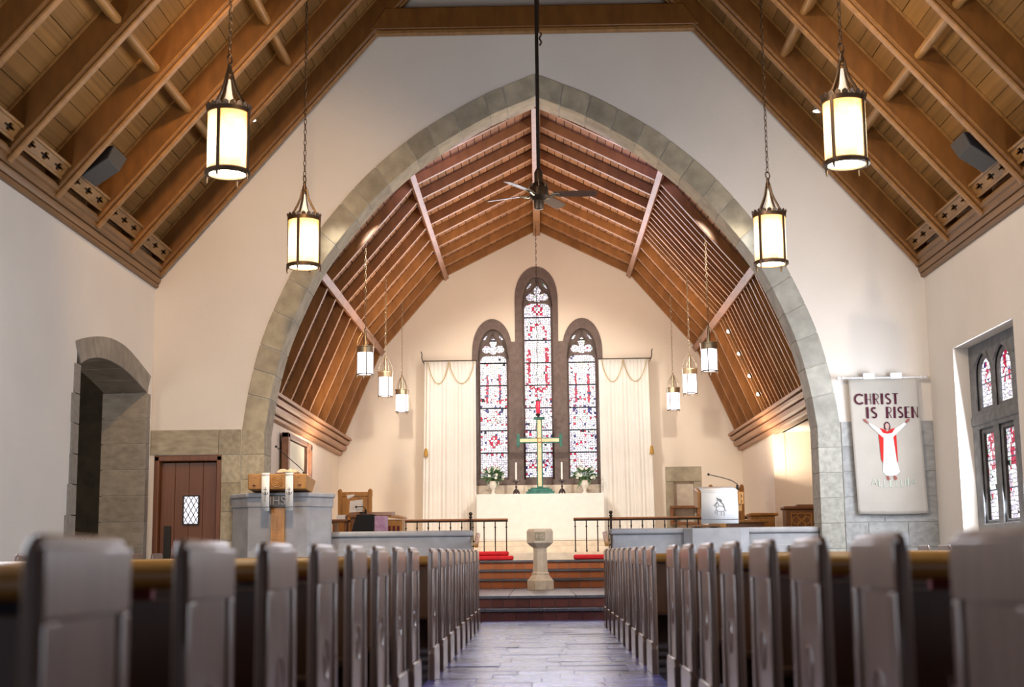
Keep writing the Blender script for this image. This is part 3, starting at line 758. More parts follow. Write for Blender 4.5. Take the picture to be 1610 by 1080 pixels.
# window stonework
w1 = struct('window_1', 'three-light stained glass lancet window over the altar in brown stone')
def rays(c, circles, n=48):
    out = []
    for i in range(n):
        a = 2*PI*i/n; d = Vector((math.cos(a), math.sin(a))); best = .01
        for (px, pz, r) in circles:
            m_ = Vector((px-c[0], pz-c[1])); b = m_.dot(d); q = b*b-m_.length_squared+r*r
            if q >= 0 and b+math.sqrt(q) > best: best = b+math.sqrt(q)
        out.append((c[0]+d.x*best, c[1]+d.y*best))
    return out
def light_holes(cx, sh, z0, g=0.0):
    hw = .272+g
    body = [(cx-hw, z0-g), (cx-hw, 5.96+sh)]+arc(cx-hw+.13, 5.96+sh, .13, 180, 90, 5)+arc(cx+hw-.13, 5.96+sh, .13, 90, 0, 5)+[(cx+hw, z0-g)]
    tre = rays((cx, 6.22+sh), [(cx, 6.40+sh, .058), (cx, 6.355+sh, .078), (cx-.145, 6.225+sh, .085), (cx+.145, 6.225+sh, .085), (cx, 6.20+sh, .085), (cx-.08, 6.20+sh, .05), (cx+.08, 6.20+sh, .05)])
    eyes = []
    for s in (-1, 1):
        e = []
        for i in range(12):
            a = 2*PI*i/12; p, q = .075*math.cos(a), .022*math.sin(a); th = -s*math.radians(52)
            e.append((cx+s*.165+p*math.cos(th)-q*math.sin(th), 6.46+sh+p*math.sin(th)+q*math.cos(th)))
        eyes.append(e)
    return body, tre, eyes
LI = [(cxl+.015, -1.09), (-.01, 0), (cxr-.005, -1.09)]
h1 = []; h2 = []
for cx, sh in LI:
    # outer order: one pointed recess per light
    h1.append(lancet(cx, .315, 2.42, 5.98+sh, 6.62+sh))
    b, tr, ey = light_holes(cx, sh, 2.47); h2 += [b, tr]+ey
plate('stone_surround', [WOUT]+h1, DE-.03, DE+.09, 'y', M['tracery'], w1, bevel=.02)
plate('stone_tracery', [WOUT]+h2, DE+.14, DE+.20, 'y', M['tracery'], w1, bevel=.012)
for cx, sh in LI:
    mo = MB(); mo.tube([(cx, DE+.115, 6.62+sh), (cx, DE+.105, 6.50+sh)], [.006, .03], 6)
    for s in (-1, 1): mo.tube([(cx+s*u, DE+.12, v+sh) for u, v in ((.0, 6.56), (.05, 6.42), (.12, 6.34), (.2, 6.30), (.25, 6.2), (.29, 6.02))], .014, 6)
    mo.obj('ogee_moulding', M['tracery'], w1)
BARS = [2.465, 2.983, 3.444, 3.908, 4.381, 4.849, 5.32, 5.80, 6.12, 6.62]
def cfun(which, cx):
    def f(x, z):
        u = abs(x-cx); r = random.random()
        ring = lambda zc, rad, t=.022: abs(u+abs(z-zc)-rad) < t
        if which == 1:
            if ring(5.98, .10): return 2
            if 5.28 < z < 5.72:
                d = math.hypot((x-cx)/.19, (z-5.36)/.30)
                if .88 < d < 1.10 and z > 5.36: return 2 if r < .62 else 0
                if .14 < u < .2 and z <= 5.36: return 2 if r < .8 else 3
                if u < .09: return 0
            if 4.42 < z < 5.15 and .155 < u < .215: return 2 if r < .85 else 6
            if 4.28 < z < 4.42 and u > .1 and abs(u-.1-(z-4.28)*.9) < .03: return 2
            if 4.22 < z < 4.34 and u < .12: return 2 if r < .8 else 0
            if ring(3.5, .08): return 2
            if z < 3.0 and ring(2.72, .12, .015): return 2
            if 4.5 < z < 5.2 and u < .1: return 5 if r < .12 else 4 if r < .2 else 1 if r < .35 else 0
        else:
            if 4.0 < z < 4.62 and .11 < u < .165: return 2 if r < .75 else 3
            if 3.78 < z < 3.95 and .1 < u < .18: return 3 if r < .6 else 0
            if 3.62 < z < 3.8 and u < .13: return 4 if r < .3 else 2 if r < .45 else 0
            if ring(3.2, .11): return 2 if which == 0 else 6
            if z < 2.85 and ring(2.68, .10): return 6
            if 4.6 < z < 4.82 and u < .1: return 5 if r < .35 else 0
        if z < 4.2 and abs((z*8) % 1-.5) < .22 and abs(((x-cx+5)*9) % 1-.5) < .2: return 2 if r < .3 else 3 if r < .45 else 1
        if u > .225: return 1 if r < .35 else 0
        return base_col()
    return f
for wi, (cx, sh) in enumerate(LI):
    zt = 6.62+sh
    for a, b in zip(BARS, BARS[1:]):
        if a >= zt: break
        b = min(b, zt)
        glass_panel('glass_panel', cx-.28, cx+.28, a+.012, b-.012, 'y', DE+.22, .043, cfun(wi, cx), w1)
        if a > 2.5 and a < 5.9+sh: MB().box(cx-.29, cx+.29, DE+.195, DE+.215, a-.012, a+.012).obj('saddle_bar', M['lead'], w1)
sl = MB().box(-1.37, 1.32, DE-.12, DE+.0, 1.9, 2.30)
sl.obj('sill', M['limestone'], w1, bevel=.01)

# ---- stone niche (aumbry) in the end wall, right
nz = thing('stone_niche', 'beige stone niche with shelves in the east wall right of the curtain', 'niche', (2.915, DE, 1.0))
MB().box(2.54, 3.29, DE+.1, DE+.28, .98, 2.66).obj('back_slab', M['limestone'], nz)
fr = MB().box(2.55, 2.72, DE-.015, DE+.1, 1.0, 2.34).box(3.12, 3.28, DE-.015, DE+.1, 1.0, 2.34).box(2.55, 3.28, DE-.015, DE+.1, 2.345, 2.645)
fr.obj('stone_frame', M['stone'], nz, bevel=.008)
MB().box(2.62, 3.22, DE-.2, DE+.1, 1.80, 1.85).obj('shelf', M['brown_oak'], nz, bevel=.006)
MB().box(2.62, 3.22, DE-.2, DE+.1, 1.47, 1.52).obj('shelf', M['brown_oak'], nz, bevel=.006)
MB().box(2.62, 2.68, DE-.16, DE+.1, 1.52, 1.80).obj('bracket', M['brown_oak'], nz)
MB().box(3.16, 3.22, DE-.16, DE+.1, 1.52, 1.80).obj('bracket', M['brown_oak'], nz)

# ---- chancel cornices
for s, nm, tr in ((-1, 'trim_3', 'left'), (1, 'trim_4', 'right')):
    prof = [(4.2, 2.95), (4.07, 2.95), (4.04, 2.97), (4.03, 3.01), (4.06, 3.015), (4.06, 3.03), (4.0, 3.035), (3.965, 3.055), (3.95, 3.10), (3.95, 3.125), (3.99, 3.13), (3.99, 3.15), (3.93, 3.155), (3.90, 3.18), (3.885, 3.22), (3.93, 3.225), (3.93, 3.245), (3.855, 3.25), (3.845, 3.275), (3.855, 3.30), (4.2, 3.34)]
    smb(MB().prism([(s*x, z) for x, z in prof], 20.3, DE, 'y'), nm, M['cornice_red'], 'moulded oak cornice under the '+tr+' slope of the chancel roof', ang=20)
# ---- chancel roof
rc = struct('ceiling_chancel', 'polygonal chancel roof of reddish oak rafters and boards')
RCY = [20.52+.9*i for i in range(10)]
def facet(s, p, q, y0, y1, d0, d1, ext=0):
    t = (Vector(q)-Vector(p)).normalized(); n = Vector((t.y*-1, t.x)); 
    if n.y < 0: n = -n
    if n.x < 0 and n.y < .1: n = -n
    n = Vector((abs(n.x), abs(n.y)))
    P = [Vector(p)-t*ext+n*d0, Vector(q)+t*ext+n*d0, Vector(q)+t*ext+n*d1, Vector(p)-t*ext+n*d1]
    return [(s*v.x, v.y) for v in P], t, n
for s in (-1, 1):
    for fi, (p, q) in enumerate(zip(U, U[1:])):
        for i, y0 in enumerate(RCY):
            poly, t_, n_ = facet(s, p, q, 0, 0, 0, .15)
            MB().prism(poly, y0-.04, y0+.04, 'y').obj('rafter', M['red_oak'], rc, bevel=.008, seg=1)
        # right side: slatted organ grille between the rafters
        if s > 0 and fi > 0:
            yy = 20.52+(.9 if fi == 1 else 0)
            while yy < 25.0-(.3 if fi == 1 else 0):
                for k in (1, 2):
                    poly, t_, n_ = facet(s, p, q, 0, 0, .0, .13)
                    MB().prism(poly, yy+.3*k-.022, yy+.3*k+.022, 'y').obj('grille_slat', M['red_oak'], rc)
                yy += .9
        Lf = (Vector(q)-Vector(p)).length; nb = 15
        for k in range(nb):
            f = (k+.5)/nb; c0 = Vector(p).lerp(Vector(q), f); poly, t_, n_ = facet(s, p, q, 0, 0, 0, .2); c0 = c0+n_*.16
            ang = math.atan2(-t_.y, t_.x)
            piece_c(rc, 'board', M['red_board'], (s*c0.x, 24.6, c0.y+random.uniform(-.002, .002)), (Lf/nb-.012, 8.5, .022), (0, s*ang, 0), 0)
        poly, t_, n_ = facet(s, p, q, 0, 0, .18, .28, .15)
        MB().prism(poly, 20.3, 28.9, 'y').obj('roof_deck', M['dark_void'], rc)
    for kx, kz, wd in ((U[1][0], U[1][1], .10), (U[2][0], U[2][1], .12)):
        an = math.radians(38 if kx < 2.5 else 57)
        MB().beam((s*kx, 20.3, kz-.01), (s*kx, DE, kz-.01), wd, .10, (s*math.sin(an), 0, math.cos(an))).obj('purlin', M['red_edge'], rc, bevel=.008)
MB().box(-.07, .07, 20.3, DE, 7.50, 7.75).obj('ridge_beam', M['red_oak'], rc, bevel=.008)

# ================================================================== CHANCEL PARAPETS, HANDRAILS
for s, nm in ((-1, 'left'), (1, 'right')):
    t = thing('stone_parapet', 'grey stone chancel parapet wall '+nm+' of the centre steps', 'parapet wall', (s*2.4, 20.05, .32))
    x0, x1 = sorted((s*1.0, s*3.885))
    MB().box(x0, x1, 19.92, 20.22, .32, 1.14).obj('wall', M['stone_blue'], t, bevel=.01)
    e0, e1 = sorted((s*.965, s*3.885))
    MB().box(e0, e1, 19.88, 20.26, 1.14, 1.225).obj('coping', M['stone_blue'], t, bevel=.03, seg=3)
    MB().box(*sorted((s*1.03, s*3.8)), 19.915, 19.93, .5, .98).obj('sunk_panel', M['stone_blue'], t, bevel=.006)
    if s > 0:
        for xx in (2.92, 3.45): MB().box(xx, xx+.07, 19.88, 19.93, .84, .965).obj('slot', M['dark_void'], t)
    h = thing('handrail', 'short sloping oak handrail bracketed to the '+nm+' parapet end', 'handrail', (s*.9, 19.9, .97))
    MB().beam((s*.90, 19.50, 1.0), (s*.90, 20.15, 1.17), .06, .05).obj('rail', M['gold_oak'], h, bevel=.012)
    MB().tube([(s*.97, 19.93, 1.0), (s*.93, 19.9, 1.0), (s*.905, 19.9, 1.08)], .012, 6).obj('bracket', M['iron'], h)
    MB().tube([(s*.97, 20.1, 1.07), (s*.93, 20.1, 1.07), (s*.905, 20.1, 1.13)], .012, 6).obj('bracket', M['iron'], h)
# ---- communion rails
for s, nm in ((-1, 'left'), (1, 'right')):
    t = thing('communion_rail', 'wood-topped iron communion rail '+nm+' of the altar opening', 'railing', (s*2.3, 25.95, .94))
    a, b = sorted((s*.6, s*4.05))
    MB().box(a, b, 25.91, 25.99, 1.525, 1.56).obj('rail', M['brown_oak'], t, bevel=.012)
    MB().box(a, b, 25.935, 25.965, 1.50, 1.525).obj('sub_rail', M['iron'], t)
    k = 0; x = .63
    while x < 4.0:
        bm_ = MB().tube([(s*x, 25.95, .94), (s*x, 25.95, 1.5)], .011, 6)
        bm_.ball((s*x, 25.95, 1.40), .02, 8, .8).lathe([(.022, 0), (.012, .03)], 8, (s*x, 25.95, .94))
        bm_.obj('baluster', M['iron'], t)
        x += .205; k += 1
    p = thing('ball_topped_post', 'black iron post with a ball finial standing at the '+nm+' communion rail', 'post', (s*1.28, 25.85, .94))
    MB().tube([(s*1.28, 25.85, .94), (s*1.28, 25.85, 1.62)], .02, 8).obj('shaft', M['iron'], p)
    MB().ball((s*1.28, 25.85, 1.645), .036, 12).lathe([(.026, 0), (.034, .015), (.026, .03)], 12, (s*1.28, 25.85, 1.57)).obj('finial', M['iron'], p)
    MB().tube([(s*1.28, 25.85, 1.5), (s*1.28-s*.0, 25.85, 1.5), (s*1.44, 25.85, 1.27)], .007, 5).obj('stay', M['iron'], p)
def cushion(x0, x1, y0, y1, z0, z1, lab):
    o = MB().box(x0, x1, y0, y1, z0, z1).obj('kneeling_cushion', M['red_cushion'], None, bevel=.03, seg=4)
    tag(o, lab, 'cushion', 'red kneeling cushions before the communion rail')
cushion(-2.3, -.50, 25.38, 25.74, .80, .882, 'long red kneeling cushion, lower of the two stacked left of the altar')
cushion(-2.3, -.585, 25.40, 25.72, .882, .962, 'long red kneeling cushion, upper of the two stacked left of the altar')
cushion(.585, 2.3, 25.38, 25.74, .80, .888, 'long red kneeling cushion lying alone right of the font')

# ================================================================== FONT
t = thing('baptismal_font', 'octagonal carved limestone font standing at the foot of the inner steps', 'font', (-.02, 23.3, .32))
c = (-.02, 23.3, .32); o8 = PI/8
MB().lathe([(.232, 0), (.232, .15), (.215, .165), (.155, .235), (.15, .25), (.158, .262), (.15, .275), (.135, .285)], 8, c, o8).obj('base', M['limestone'], t, bevel=.005, ang=20)
MB().lathe([(.135, .28), (.115, .62), (.122, .64), (.115, .655), (.125, .68)], 8, c, o8).obj('stem', M['limestone'], t, bevel=.004, ang=20)
MB().lathe([(.12, .675), (.175, .71), (.228, .755), (.232, .765), (.232, .945), (.205, .985), (.17, .985), (.15, .90)], 8, c, o8).obj('bowl', M['limestone'], t, bevel=.004, ang=20)
me = text_mesh('IHS', .11, M['limestone'], .006); o = link(bpy.data.objects.new('carved_monogram', me), t); o.location = (0, -.218, .865); o.rotation_euler = (PI/2, 0, 0); o.scale = (.9, 1, 1)
MB().box(-.105, .065, 23.3-.2175, 23.3-.212, 1.11, 1.25).obj('sunk_tablet', M['stone'], t)

# ================================================================== ALTAR AND WHAT STANDS ON IT
t = thing('altar', 'long altar covered by a plain white linen cloth beneath the window', 'altar', (0, 28.1, 1.16))
MB().box(-1.22, 1.22, 27.75, 28.26, 1.16, 2.03).obj('altar_block', M['limestone'], t)
MB().box(-1.255, 1.255, 27.70, 28.28, 1.17, 2.085).obj('altar_cloth', M['linen'], t, bevel=.012)
MB().box(-1.26, 1.26, 27.69, 28.285, 1.2, 1.26).obj('cloth_hem', M['linen'], t, bevel=.006)
AT = 2.087; AY = 28.0
t = thing('altar_cross', 'green and gilt altar cross with capped arms on a stepped base', 'cross', (.0, AY, AT))
MB().box(-.28, .28, AY-.13, AY+.13, AT, AT+.055).box(-.24, .24, AY-.11, AY+.11, AT+.055, AT+.10).box(-.185, .185, AY-.09, AY+.09, AT+.10, AT+.13).obj('stepped_base', M['verdigris'], t, bevel=.006)
cx = .0; zc = AT+1.07
MB().box(cx-.06, cx+.06, AY-.02, AY+.03, AT+.13, AT+1.50).box(cx-.42, cx+.42, AY-.02, AY+.03, zc-.055, zc+.055).box(cx-.11, cx+.11, AY-.03, AY+.035, AT+1.485, AT+1.535).box(cx-.455, cx-.395, AY-.03, AY+.035, zc-.13, zc+.13).box(cx+.395, cx+.455, AY-.03, AY+.035, zc-.13, zc+.13).obj('green_backing', M['verdigris'], t, bevel=.005)
MB().box(cx-.037, cx+.037, AY-.032, AY-.018, AT+.14, AT+1.48).box(cx-.39, cx+.39, AY-.032, AY-.018, zc-.034, zc+.034).obj('gilt_face', M['cream_gilt'], t, bevel=.004)
b = MB(); b.tube([(cx+.045*math.cos(a*PI/8), AY-.036, zc+.045*math.sin(a*PI/8)) for a in range(16)], .008, 5, closed=True); b.obj('centre_ring', M['gold_oak'], t)
MB().tube([(cx, AY-.04, zc), (cx, AY-.03, zc)], .034, 12).obj('centre_boss', M['cream_gilt'], t)
b = MB(); 
for a in range(6): b.ball((cx-.03+.012*a, AY-.1, AT+.142), .012, 6)
b.obj('base_rosette', M['verdigris'], t)
for s, nm in ((-1, 'left'), (1, 'right')):
    x = -.02+s*.455
    t = thing('candlestick', 'dark metal candlestick with tall white candle '+nm+' of the cross', 'candlestick', (x, AY, AT))
    b = MB()
    for k in range(3):
        a = 2*PI*k/3+.5; b.tube([(x, AY, AT+.09), (x+.04*math.cos(a), AY+.04*math.sin(a), AT+.06), (x+.07*math.cos(a), AY+.07*math.sin(a), AT+.012)], [.03, .026, .014], 8)
    b.lathe([(.03, .04), (.045, .06), (.022, .1)], 12, (x, AY, AT)); b.obj('foot', M['silver_dark'], t)
    MB().lathe([(.02, .09), (.013, .12), (.024, .15), (.013, .175), (.013, .21), (.024, .225), (.016, .24)], 12, (x, AY, AT)).obj('stem', M['silver_dark'], t)
    MB().lathe([(.016, .235), (.05, .245), (.055, .262), (.04, .27), (.022, .268), (.02, .29)], 14, (x, AY, AT)).obj('drip_pan', M['silver_dark'], t)
    b = MB()
    for k in range(6):
        a = 2*PI*k/6; b.tube([(x+.05*math.cos(a), AY+.05*math.sin(a), AT+.25), (x+.075*math.cos(a), AY+.075*math.sin(a), AT+.27), (x+.07*math.cos(a), AY+.07*math.sin(a), AT+.295)], .006, 5)
    b.obj('pan_scrolls', M['silver_dark'], t)
    MB().lathe([(.019, .27), (.018, .62), (.012, .63), (.004, .638)], 12, (x, AY, AT)).obj('candle', M['wax'], t)
    MB().tube([(x, AY, AT+.63), (x, AY, AT+.655)], .003, 5).obj('wick', M['black'], t)
    # vase of flowers
    x = -.025+s*.91
    t = thing('flower_vase', 'cream urn of white flowers and dark greenery '+nm+' of the altar cross', 'vase', (x, AY, AT))
    MB().lathe([(.055, 0), (.058, .012), (.04, .025), (.03, .05), (.034, .09), (.05, .115), (.075, .15), (.083, .19), (.078, .225), (.068, .24), (.072, .262), (.085, .27), (.075, .268), (.05, .22)], 18, (x, AY, AT)).obj('urn', M['ceramic'], t)
    b = MB()
    for sg in (-1, 1): b.tube([(x+sg*.075, AY, AT+.19), (x+sg*.11, AY, AT+.21), (x+sg*.115, AY, AT+.25), (x+sg*.085, AY, AT+.262)], .009, 6)
    b.obj('urn_handle', M['ceramic'], t)
    b = MB(); C0 = Vector((x, AY, AT+.36))
    for k in range(260):
        u = random.uniform(-1, 1); a = random.uniform(0, 2*PI); q = math.sqrt(1-u*u); d = Vector((q*math.cos(a)*1.45, q*math.sin(a)*.7, u*.95+.18))
        base = C0+d*random.uniform(.03, .10); tip = C0+d*random.uniform(.15, .235)
        if k % 14 == 0: tip = C0+Vector((random.uniform(-.2, .2), -.05, -random.uniform(.18, .3)))
        sd = d.cross(Vector((random.uniform(-1, 1), random.uniform(-1, 1), 1))).normalized()*random.uniform(.008, .017); md = base.lerp(tip, .5)
        b.add([base, md+sd, tip, md-sd], [(0, 1, 2, 3)])
        if k % 3 == 0: b.tube([C0-Vector((0, 0, .1)), base, base.lerp(tip, .8)], .002, 4)
    b.obj('foliage', M['leaf'], t, kind='stuff')
    for k in range(17):
        u = random.uniform(-.5, 1); a = random.uniform(PI, 2*PI) if k % 5 else random.uniform(0, PI); q = math.sqrt(1-u*u)
        p = C0+Vector((q*math.cos(a)*.21, q*math.sin(a)*.12, u*.16+.02)); fb = MB()
        for j in range(6):
            an = 2*PI*j/6; d1 = Vector((math.cos(an), -.55, math.sin(an))); d2 = Vector((math.cos(an+.5), -.2, math.sin(an+.5)))
            d3 = Vector((math.cos(an-.5), -.2, math.sin(an-.5)))
            r = .034; fb.add([p, p+d2*r*.7, p+d1*r, p+d3*r*.7], [(0, 1, 2, 3)])
        fb.ball(tuple(p), .011, 6)
        fb.obj('flower', M['petal'], t)
# ---- sanctuary lamp on its chain
t = thing('sanctuary_lamp', 'small red glass sanctuary lamp on a long chain before the window', 'hanging lamp', (0, 27.7, 3.4))
chain_mb(MB(), -.02, 27.7, 3.94, 7.48, .09, .004, .012).obj('chain', M['iron'], t)
MB().lathe([(.034, 3.660), (.04, 3.700), (.042, 3.900), (.036, 3.920)], 14, (-.02, 27.7, 0)).obj('glass', M['red_lamp'], t)
MB().lathe([(.045, 3.620), (.05, 3.640), (.04, 3.665)], 14, (-.02, 27.7, 0)).lathe([(.03, 3.580), (.02, 3.620)], 10, (-.02, 27.7, 0)).obj('cup', M['iron'], t)
MB().lathe([(.045, 3.905), (.045, 3.925), (.015, 3.950)], 14, (-.02, 27.7, 0)).obj('cap', M['iron'], t)

# ---- dossal curtains
for s, nm in ((-1, 'left'), (1, 'right')):
    x0, x1 = (-2.32, -1.28) if s < 0 else (1.23, 2.25)
    t = thing('dossal_curtain', 'tall cream pleated curtain hanging on the '+nm+' side of the altar', 'curtain', ((x0+x1)/2, 28.3, .94))
    b = MB(); n = 90; vs = []; fs = []; rows = 10
    for j in range(rows+1):
        zz = 4.82-(4.82-.98)*j/rows; gr = 1+.05*(j/rows)
        for i in range(n+1):
            u = i/n; xx = x0+(x1-x0)*u; xx = xx+s*.05*(j/rows)*((x1-xx) if s < 0 else (xx-x0))
            am = .007+.007*(j/rows)**.5
            yy = 28.36+am*math.sin(u*2*PI*13+.6*math.sin(u*9))+.022*math.sin(u*2*PI*3.5+1.2)*(j/rows)**.4
            vs.append((xx, yy, zz))
    for j in range(rows):
        for i in range(n): fs.append((j*(n+1)+i, j*(n+1)+i+1, (j+1)*(n+1)+i+1, (j+1)*(n+1)+i))
    b.add(vs, fs); o = b.obj('cloth', M['curtain'], t, ang=80)
    so = o.modifiers.new('solid', 'SOLIDIFY'); so.thickness = .006
    MB().tube([(x0-.03, 28.36, 4.835), (x1+.03, 28.36, 4.835)], .011, 6).obj('rod', M['iron'], t)
    xo = x0-.04 if s < 0 else x1+.04
    b = MB().tube([(xo, 28.5, 4.83), (xo, 28.36, 4.83), (xo+s*.02, 28.34, 4.90), (xo+s*.015, 28.34, 4.98), (xo+s*.035, 28.34, 5.03)], .010, 6)
    b.tube([(xo, 28.69, 4.83), (xo, 28.36, 4.83)], .01, 6); b.obj('rod_bracket', M['iron'], t)
    b = MB(); xm = [x0+.07, (x0+x1)/2+.02*s, x1-.02] if s < 0 else [x0+.05, (x0+x1)/2-.02, x1-.05]
    for a_, c_ in zip(xm, xm[1:]):
        b.tube([(a_+(c_-a_)*k/14, 28.31, 4.82-.46*(1-(2*k/14-1)**2)**.8) for k in range(15)], .009, 6)
    b.obj('draped_cord', M['cord'], t)
    xt = x0+.045 if s < 0 else x1-.015
    MB().tube([(xt, 28.31, 4.82), (xt+s*.02, 28.31, 3.04)], .006, 5).obj('pull_cord', M['cord'], t)
    MB().lathe([(.012, .17), (.03, .15), (.026, .13), (.036, .11), (.042, 0)], 12, (xt+s*.02, 28.31, 2.88)).obj('tassel', M['tassel'], t)

# ================================================================== LANTERNS
def nave_lantern():
    t = bpy.data.objects.new('nave_lantern', None); link(t)      # local origin = bottom centre of the shade
    R_ = .197
    MB().lathe([(R_, .02), (R_, .60)], 32, caps=False).obj('shade', M['parchment'], t)
    MB().lathe([(R_+.004, -.005), (R_+.022, .0), (R_+.022, .03), (R_+.004, .045), (R_-.02, .045), (R_-.02, -.005)], 32, caps=False).lathe([(R_-.02, -.005), (R_+.004, -.005)], 32, caps=False).obj('lower_ring', M['bronze'], t)
    MB().lathe([(.001, .012), (R_-.025, .012), (R_-.025, .02), (.001, .02)], 32, caps=False).obj('diffuser', M['bulb'], t)
    MB().lathe([(R_-.004, .60), (R_+.014, .60), (R_+.014, .645), (R_-.004, .645), (R_-.004, .60)], 32, caps=False).obj('upper_ring', M['bronze'], t)
    b = MB()
    for k in range(20):
        a = 2*PI*k/20; d = Vector((math.cos(a), math.sin(a), 0)); e = Vector((-math.sin(a), math.cos(a), 0)); p = d*(R_+.012)+Vector((0, 0, .64))
        pts = [p-e*.031, p+e*.031, p+e*.026+d*.008+Vector((0, 0, .032)), p+d*.015+Vector((0, 0, .048)), p-e*.026+d*.008+Vector((0, 0, .032))]
        q = [v-d*.006 for v in pts]; b.add(pts+q, [(0, 1, 2, 3, 4), (9, 8, 7, 6, 5)]+[(i, i+5, (i+1) % 5+5, (i+1) % 5) for i in range(5)])
    b.obj('scalloped_crown', M['bronze'], t)
    for k in range(4):
        a = PI/2*k; d = Vector((math.cos(a), math.sin(a), 0))
        MB().beam(d*(R_+.012)+Vector((0, 0, .0)), d*(R_+.012)+Vector((0, 0, .64)), .032, .014, tuple(d)).obj('side_strap', M['bronze'], t)
        MB().tube([d*(R_+.02)+Vector((0, 0, .01)), d*(R_+.024)+Vector((0, 0, -.03)), d*(R_+.02)+Vector((0, 0, -.07))], [.016, .013, .006], 8).obj('foot_drop', M['bronze'], t)
        MB().tube([d*(R_-.01)+Vector((0, 0, .64)), d*.135+Vector((0, 0, .74)), d*.09+Vector((0, 0, .82)), d*.055+Vector((0, 0, .90)), d*.03+Vector((0, 0, 1.02))], [.013, .014, .014, .013, .011], 6).obj('hanger_arm', M['bronze'], t)
    MB().lathe([(.002, .98), (.032, 1.0), (.03, 1.04), (.018, 1.08), (.022, 1.1), (.01, 1.12)], 12).obj('neck', M['bronze'], t)
    MB().lathe([(.09, .62), (.07, .66), (.03, .80), (.012, .95)], 12).obj('inner_chimney', M['chimney'], t)
    b = MB(); b.tube([(.045*math.cos(a*PI/8), 0, 1.155+.045*math.sin(a*PI/8)) for a in range(16)], .008, 6, closed=True); b.obj('ring', M['bronze'], t)
    chain_mb(MB(), 0, 0, 1.19, 5.6, .085, .0055, .016).obj('chain', M['bronze'], t)
    return t
proto = nave_lantern()
NL = [(-2.98, 13.05, 4.50, 1.33, 'amber parchment lantern on a chain, the nearer one on the left'),
      (-2.97, 17.40, 4.50, 1.38, 'amber parchment lantern on a chain, left and nearer the chancel arch'),
      (2.93, 12.95, 4.47, .80, 'amber parchment lantern on a chain, the nearer one on the right'),
      (2.93, 17.35, 4.44, .80, 'amber parchment lantern on a chain, right and nearer the chancel arch')]
for i, (x, y, z, rz, lab) in enumerate(NL):
    o = proto if i == 0 else copy_tree(proto)
    tag(o, lab, 'lantern', 'large parchment lanterns hanging in the nave'); o.location = (x, y, z); o.rotation_euler = (0, 0, rz)
def chancel_lantern(ztop):
    t = bpy.data.objects.new('chancel_lantern', None); link(t); R_ = .122
    MB().lathe([(R_, .02), (R_, .36)], 24, caps=False).lathe([(.001, .015), (R_, .02)], 24, caps=False).obj('glass', M['lamp_white'], t)
    MB().lathe([(R_-.004, .0), (R_+.008, .0), (R_+.008, .018), (R_-.004, .018), (R_-.004, 0)], 24, caps=False).obj('lower_ring', M['bronze'], t)
    MB().lathe([(R_-.01, .345), (R_+.010, .345), (R_+.010, .43), (R_+.016, .435), (R_+.016, .45), (R_-.01, .45)], 24, caps=False).lathe([(.001, .44), (R_, .44)], 24, caps=False).obj('cap_band', M['brass'], t)
    for k in range(4):
        a = PI/2*k; d = Vector((math.cos(a), math.sin(a), 0))
        MB().beam(d*(R_+.005)+Vector((0, 0, -.01)), d*(R_+.005)+Vector((0, 0, .36)), .016, .009, tuple(d)).obj('side_strap', M['bronze'], t)
        MB().tube([d*(R_+.004)+Vector((0, 0, 0)), d*(R_+.004)+Vector((0, 0, -.04))], [.012, .006], 6).obj('foot_drop', M['brass'], t)
        MB().tube([d*R_+Vector((0, 0, .44)), d*(R_+.005)+Vector((0, 0, .50)), d*.105+Vector((0, 0, .58)), d*.055+Vector((0, 0, .66)), d*.02+Vector((0, 0, .70))], .007, 6).obj('hanger_arm', M['brass'], t)
    MB().lathe([(.03, .44), (.026, .62), (.014, .70), (.02, .72), (.008, .75)], 12).obj('neck', M['brass'], t)
    chain_mb(MB(), 0, 0, .75, ztop, .075, .0045, .014).obj('chain', M['brass'], t)
    MB().lathe([(.035, ztop), (.02, ztop-.03)], 10).obj('ceiling_hook', M['iron'], t)
    return t
CH = [(-2.70, 21.6, 3.67, 6.0, .3, 'opal glass chancel lantern on the left, nearest of three'), (-2.70, 24.5, 3.66, 6.03, .5, 'opal glass chancel lantern on the left, middle of three'),
      (-2.70, 27.5, 3.70, 5.95, .75, 'opal glass chancel lantern on the left, nearest the altar'),
      (2.64, 21.6, 3.65, 6.0, 1.3, 'opal glass chancel lantern on the right, nearest of three'), (2.65, 24.5, 3.64, 6.0, 1.1, 'opal glass chancel lantern on the right, middle of three'),
      (2.64, 27.5, 3.67, 6.0, .95, 'opal glass chancel lantern on the right, nearest the altar')]
pr = chancel_lantern(2.34)
for i, (x, y, z, zt, rz, lab) in enumerate(CH):
    o = pr if i == 0 else copy_tree(pr); tag(o, lab, 'lantern', 'small opal lanterns hanging in the chancel'); o.location = (x, y, z); o.rotation_euler = (0, 0, rz)
# ================================================================== CEILING FAN
FY, FZ, FX = 16.0, 5.02, .02
t = thing('ceiling_fan', 'dark bladed ceiling fan on a very long black pole above the aisle', 'fan', (FX, FY, FZ))
MB().tube([(FX, FY, FZ+.2), (FX, FY, 10.9)], .022, 10).obj('pole', M['iron'], t)
MB().tube([(FX-.045+.06, FY+.02, 7.02), (FX+.045, FY+.02, 10.9)], .018, 8).obj('electric_conduit', M['bronze'], t)
b = MB(); b.tube([(FX+.045+.012*math.sin(a*1.3), FY, 7.02-.02*a) for a in range(9)], .011, 6); b.obj('knotted_cord', M['bronze'], t)
MB().lathe([(.03, .32), (.05, .28), (.05, .16), (.09, .13), (.115, .08), (.115, -.01), (.08, -.05), (.06, -.06), (.06, -.13), (.05, -.16), (.002, -.17)], 24, (FX, FY, FZ)).obj('motor_housing', M['bronze'], t)
b = MB()
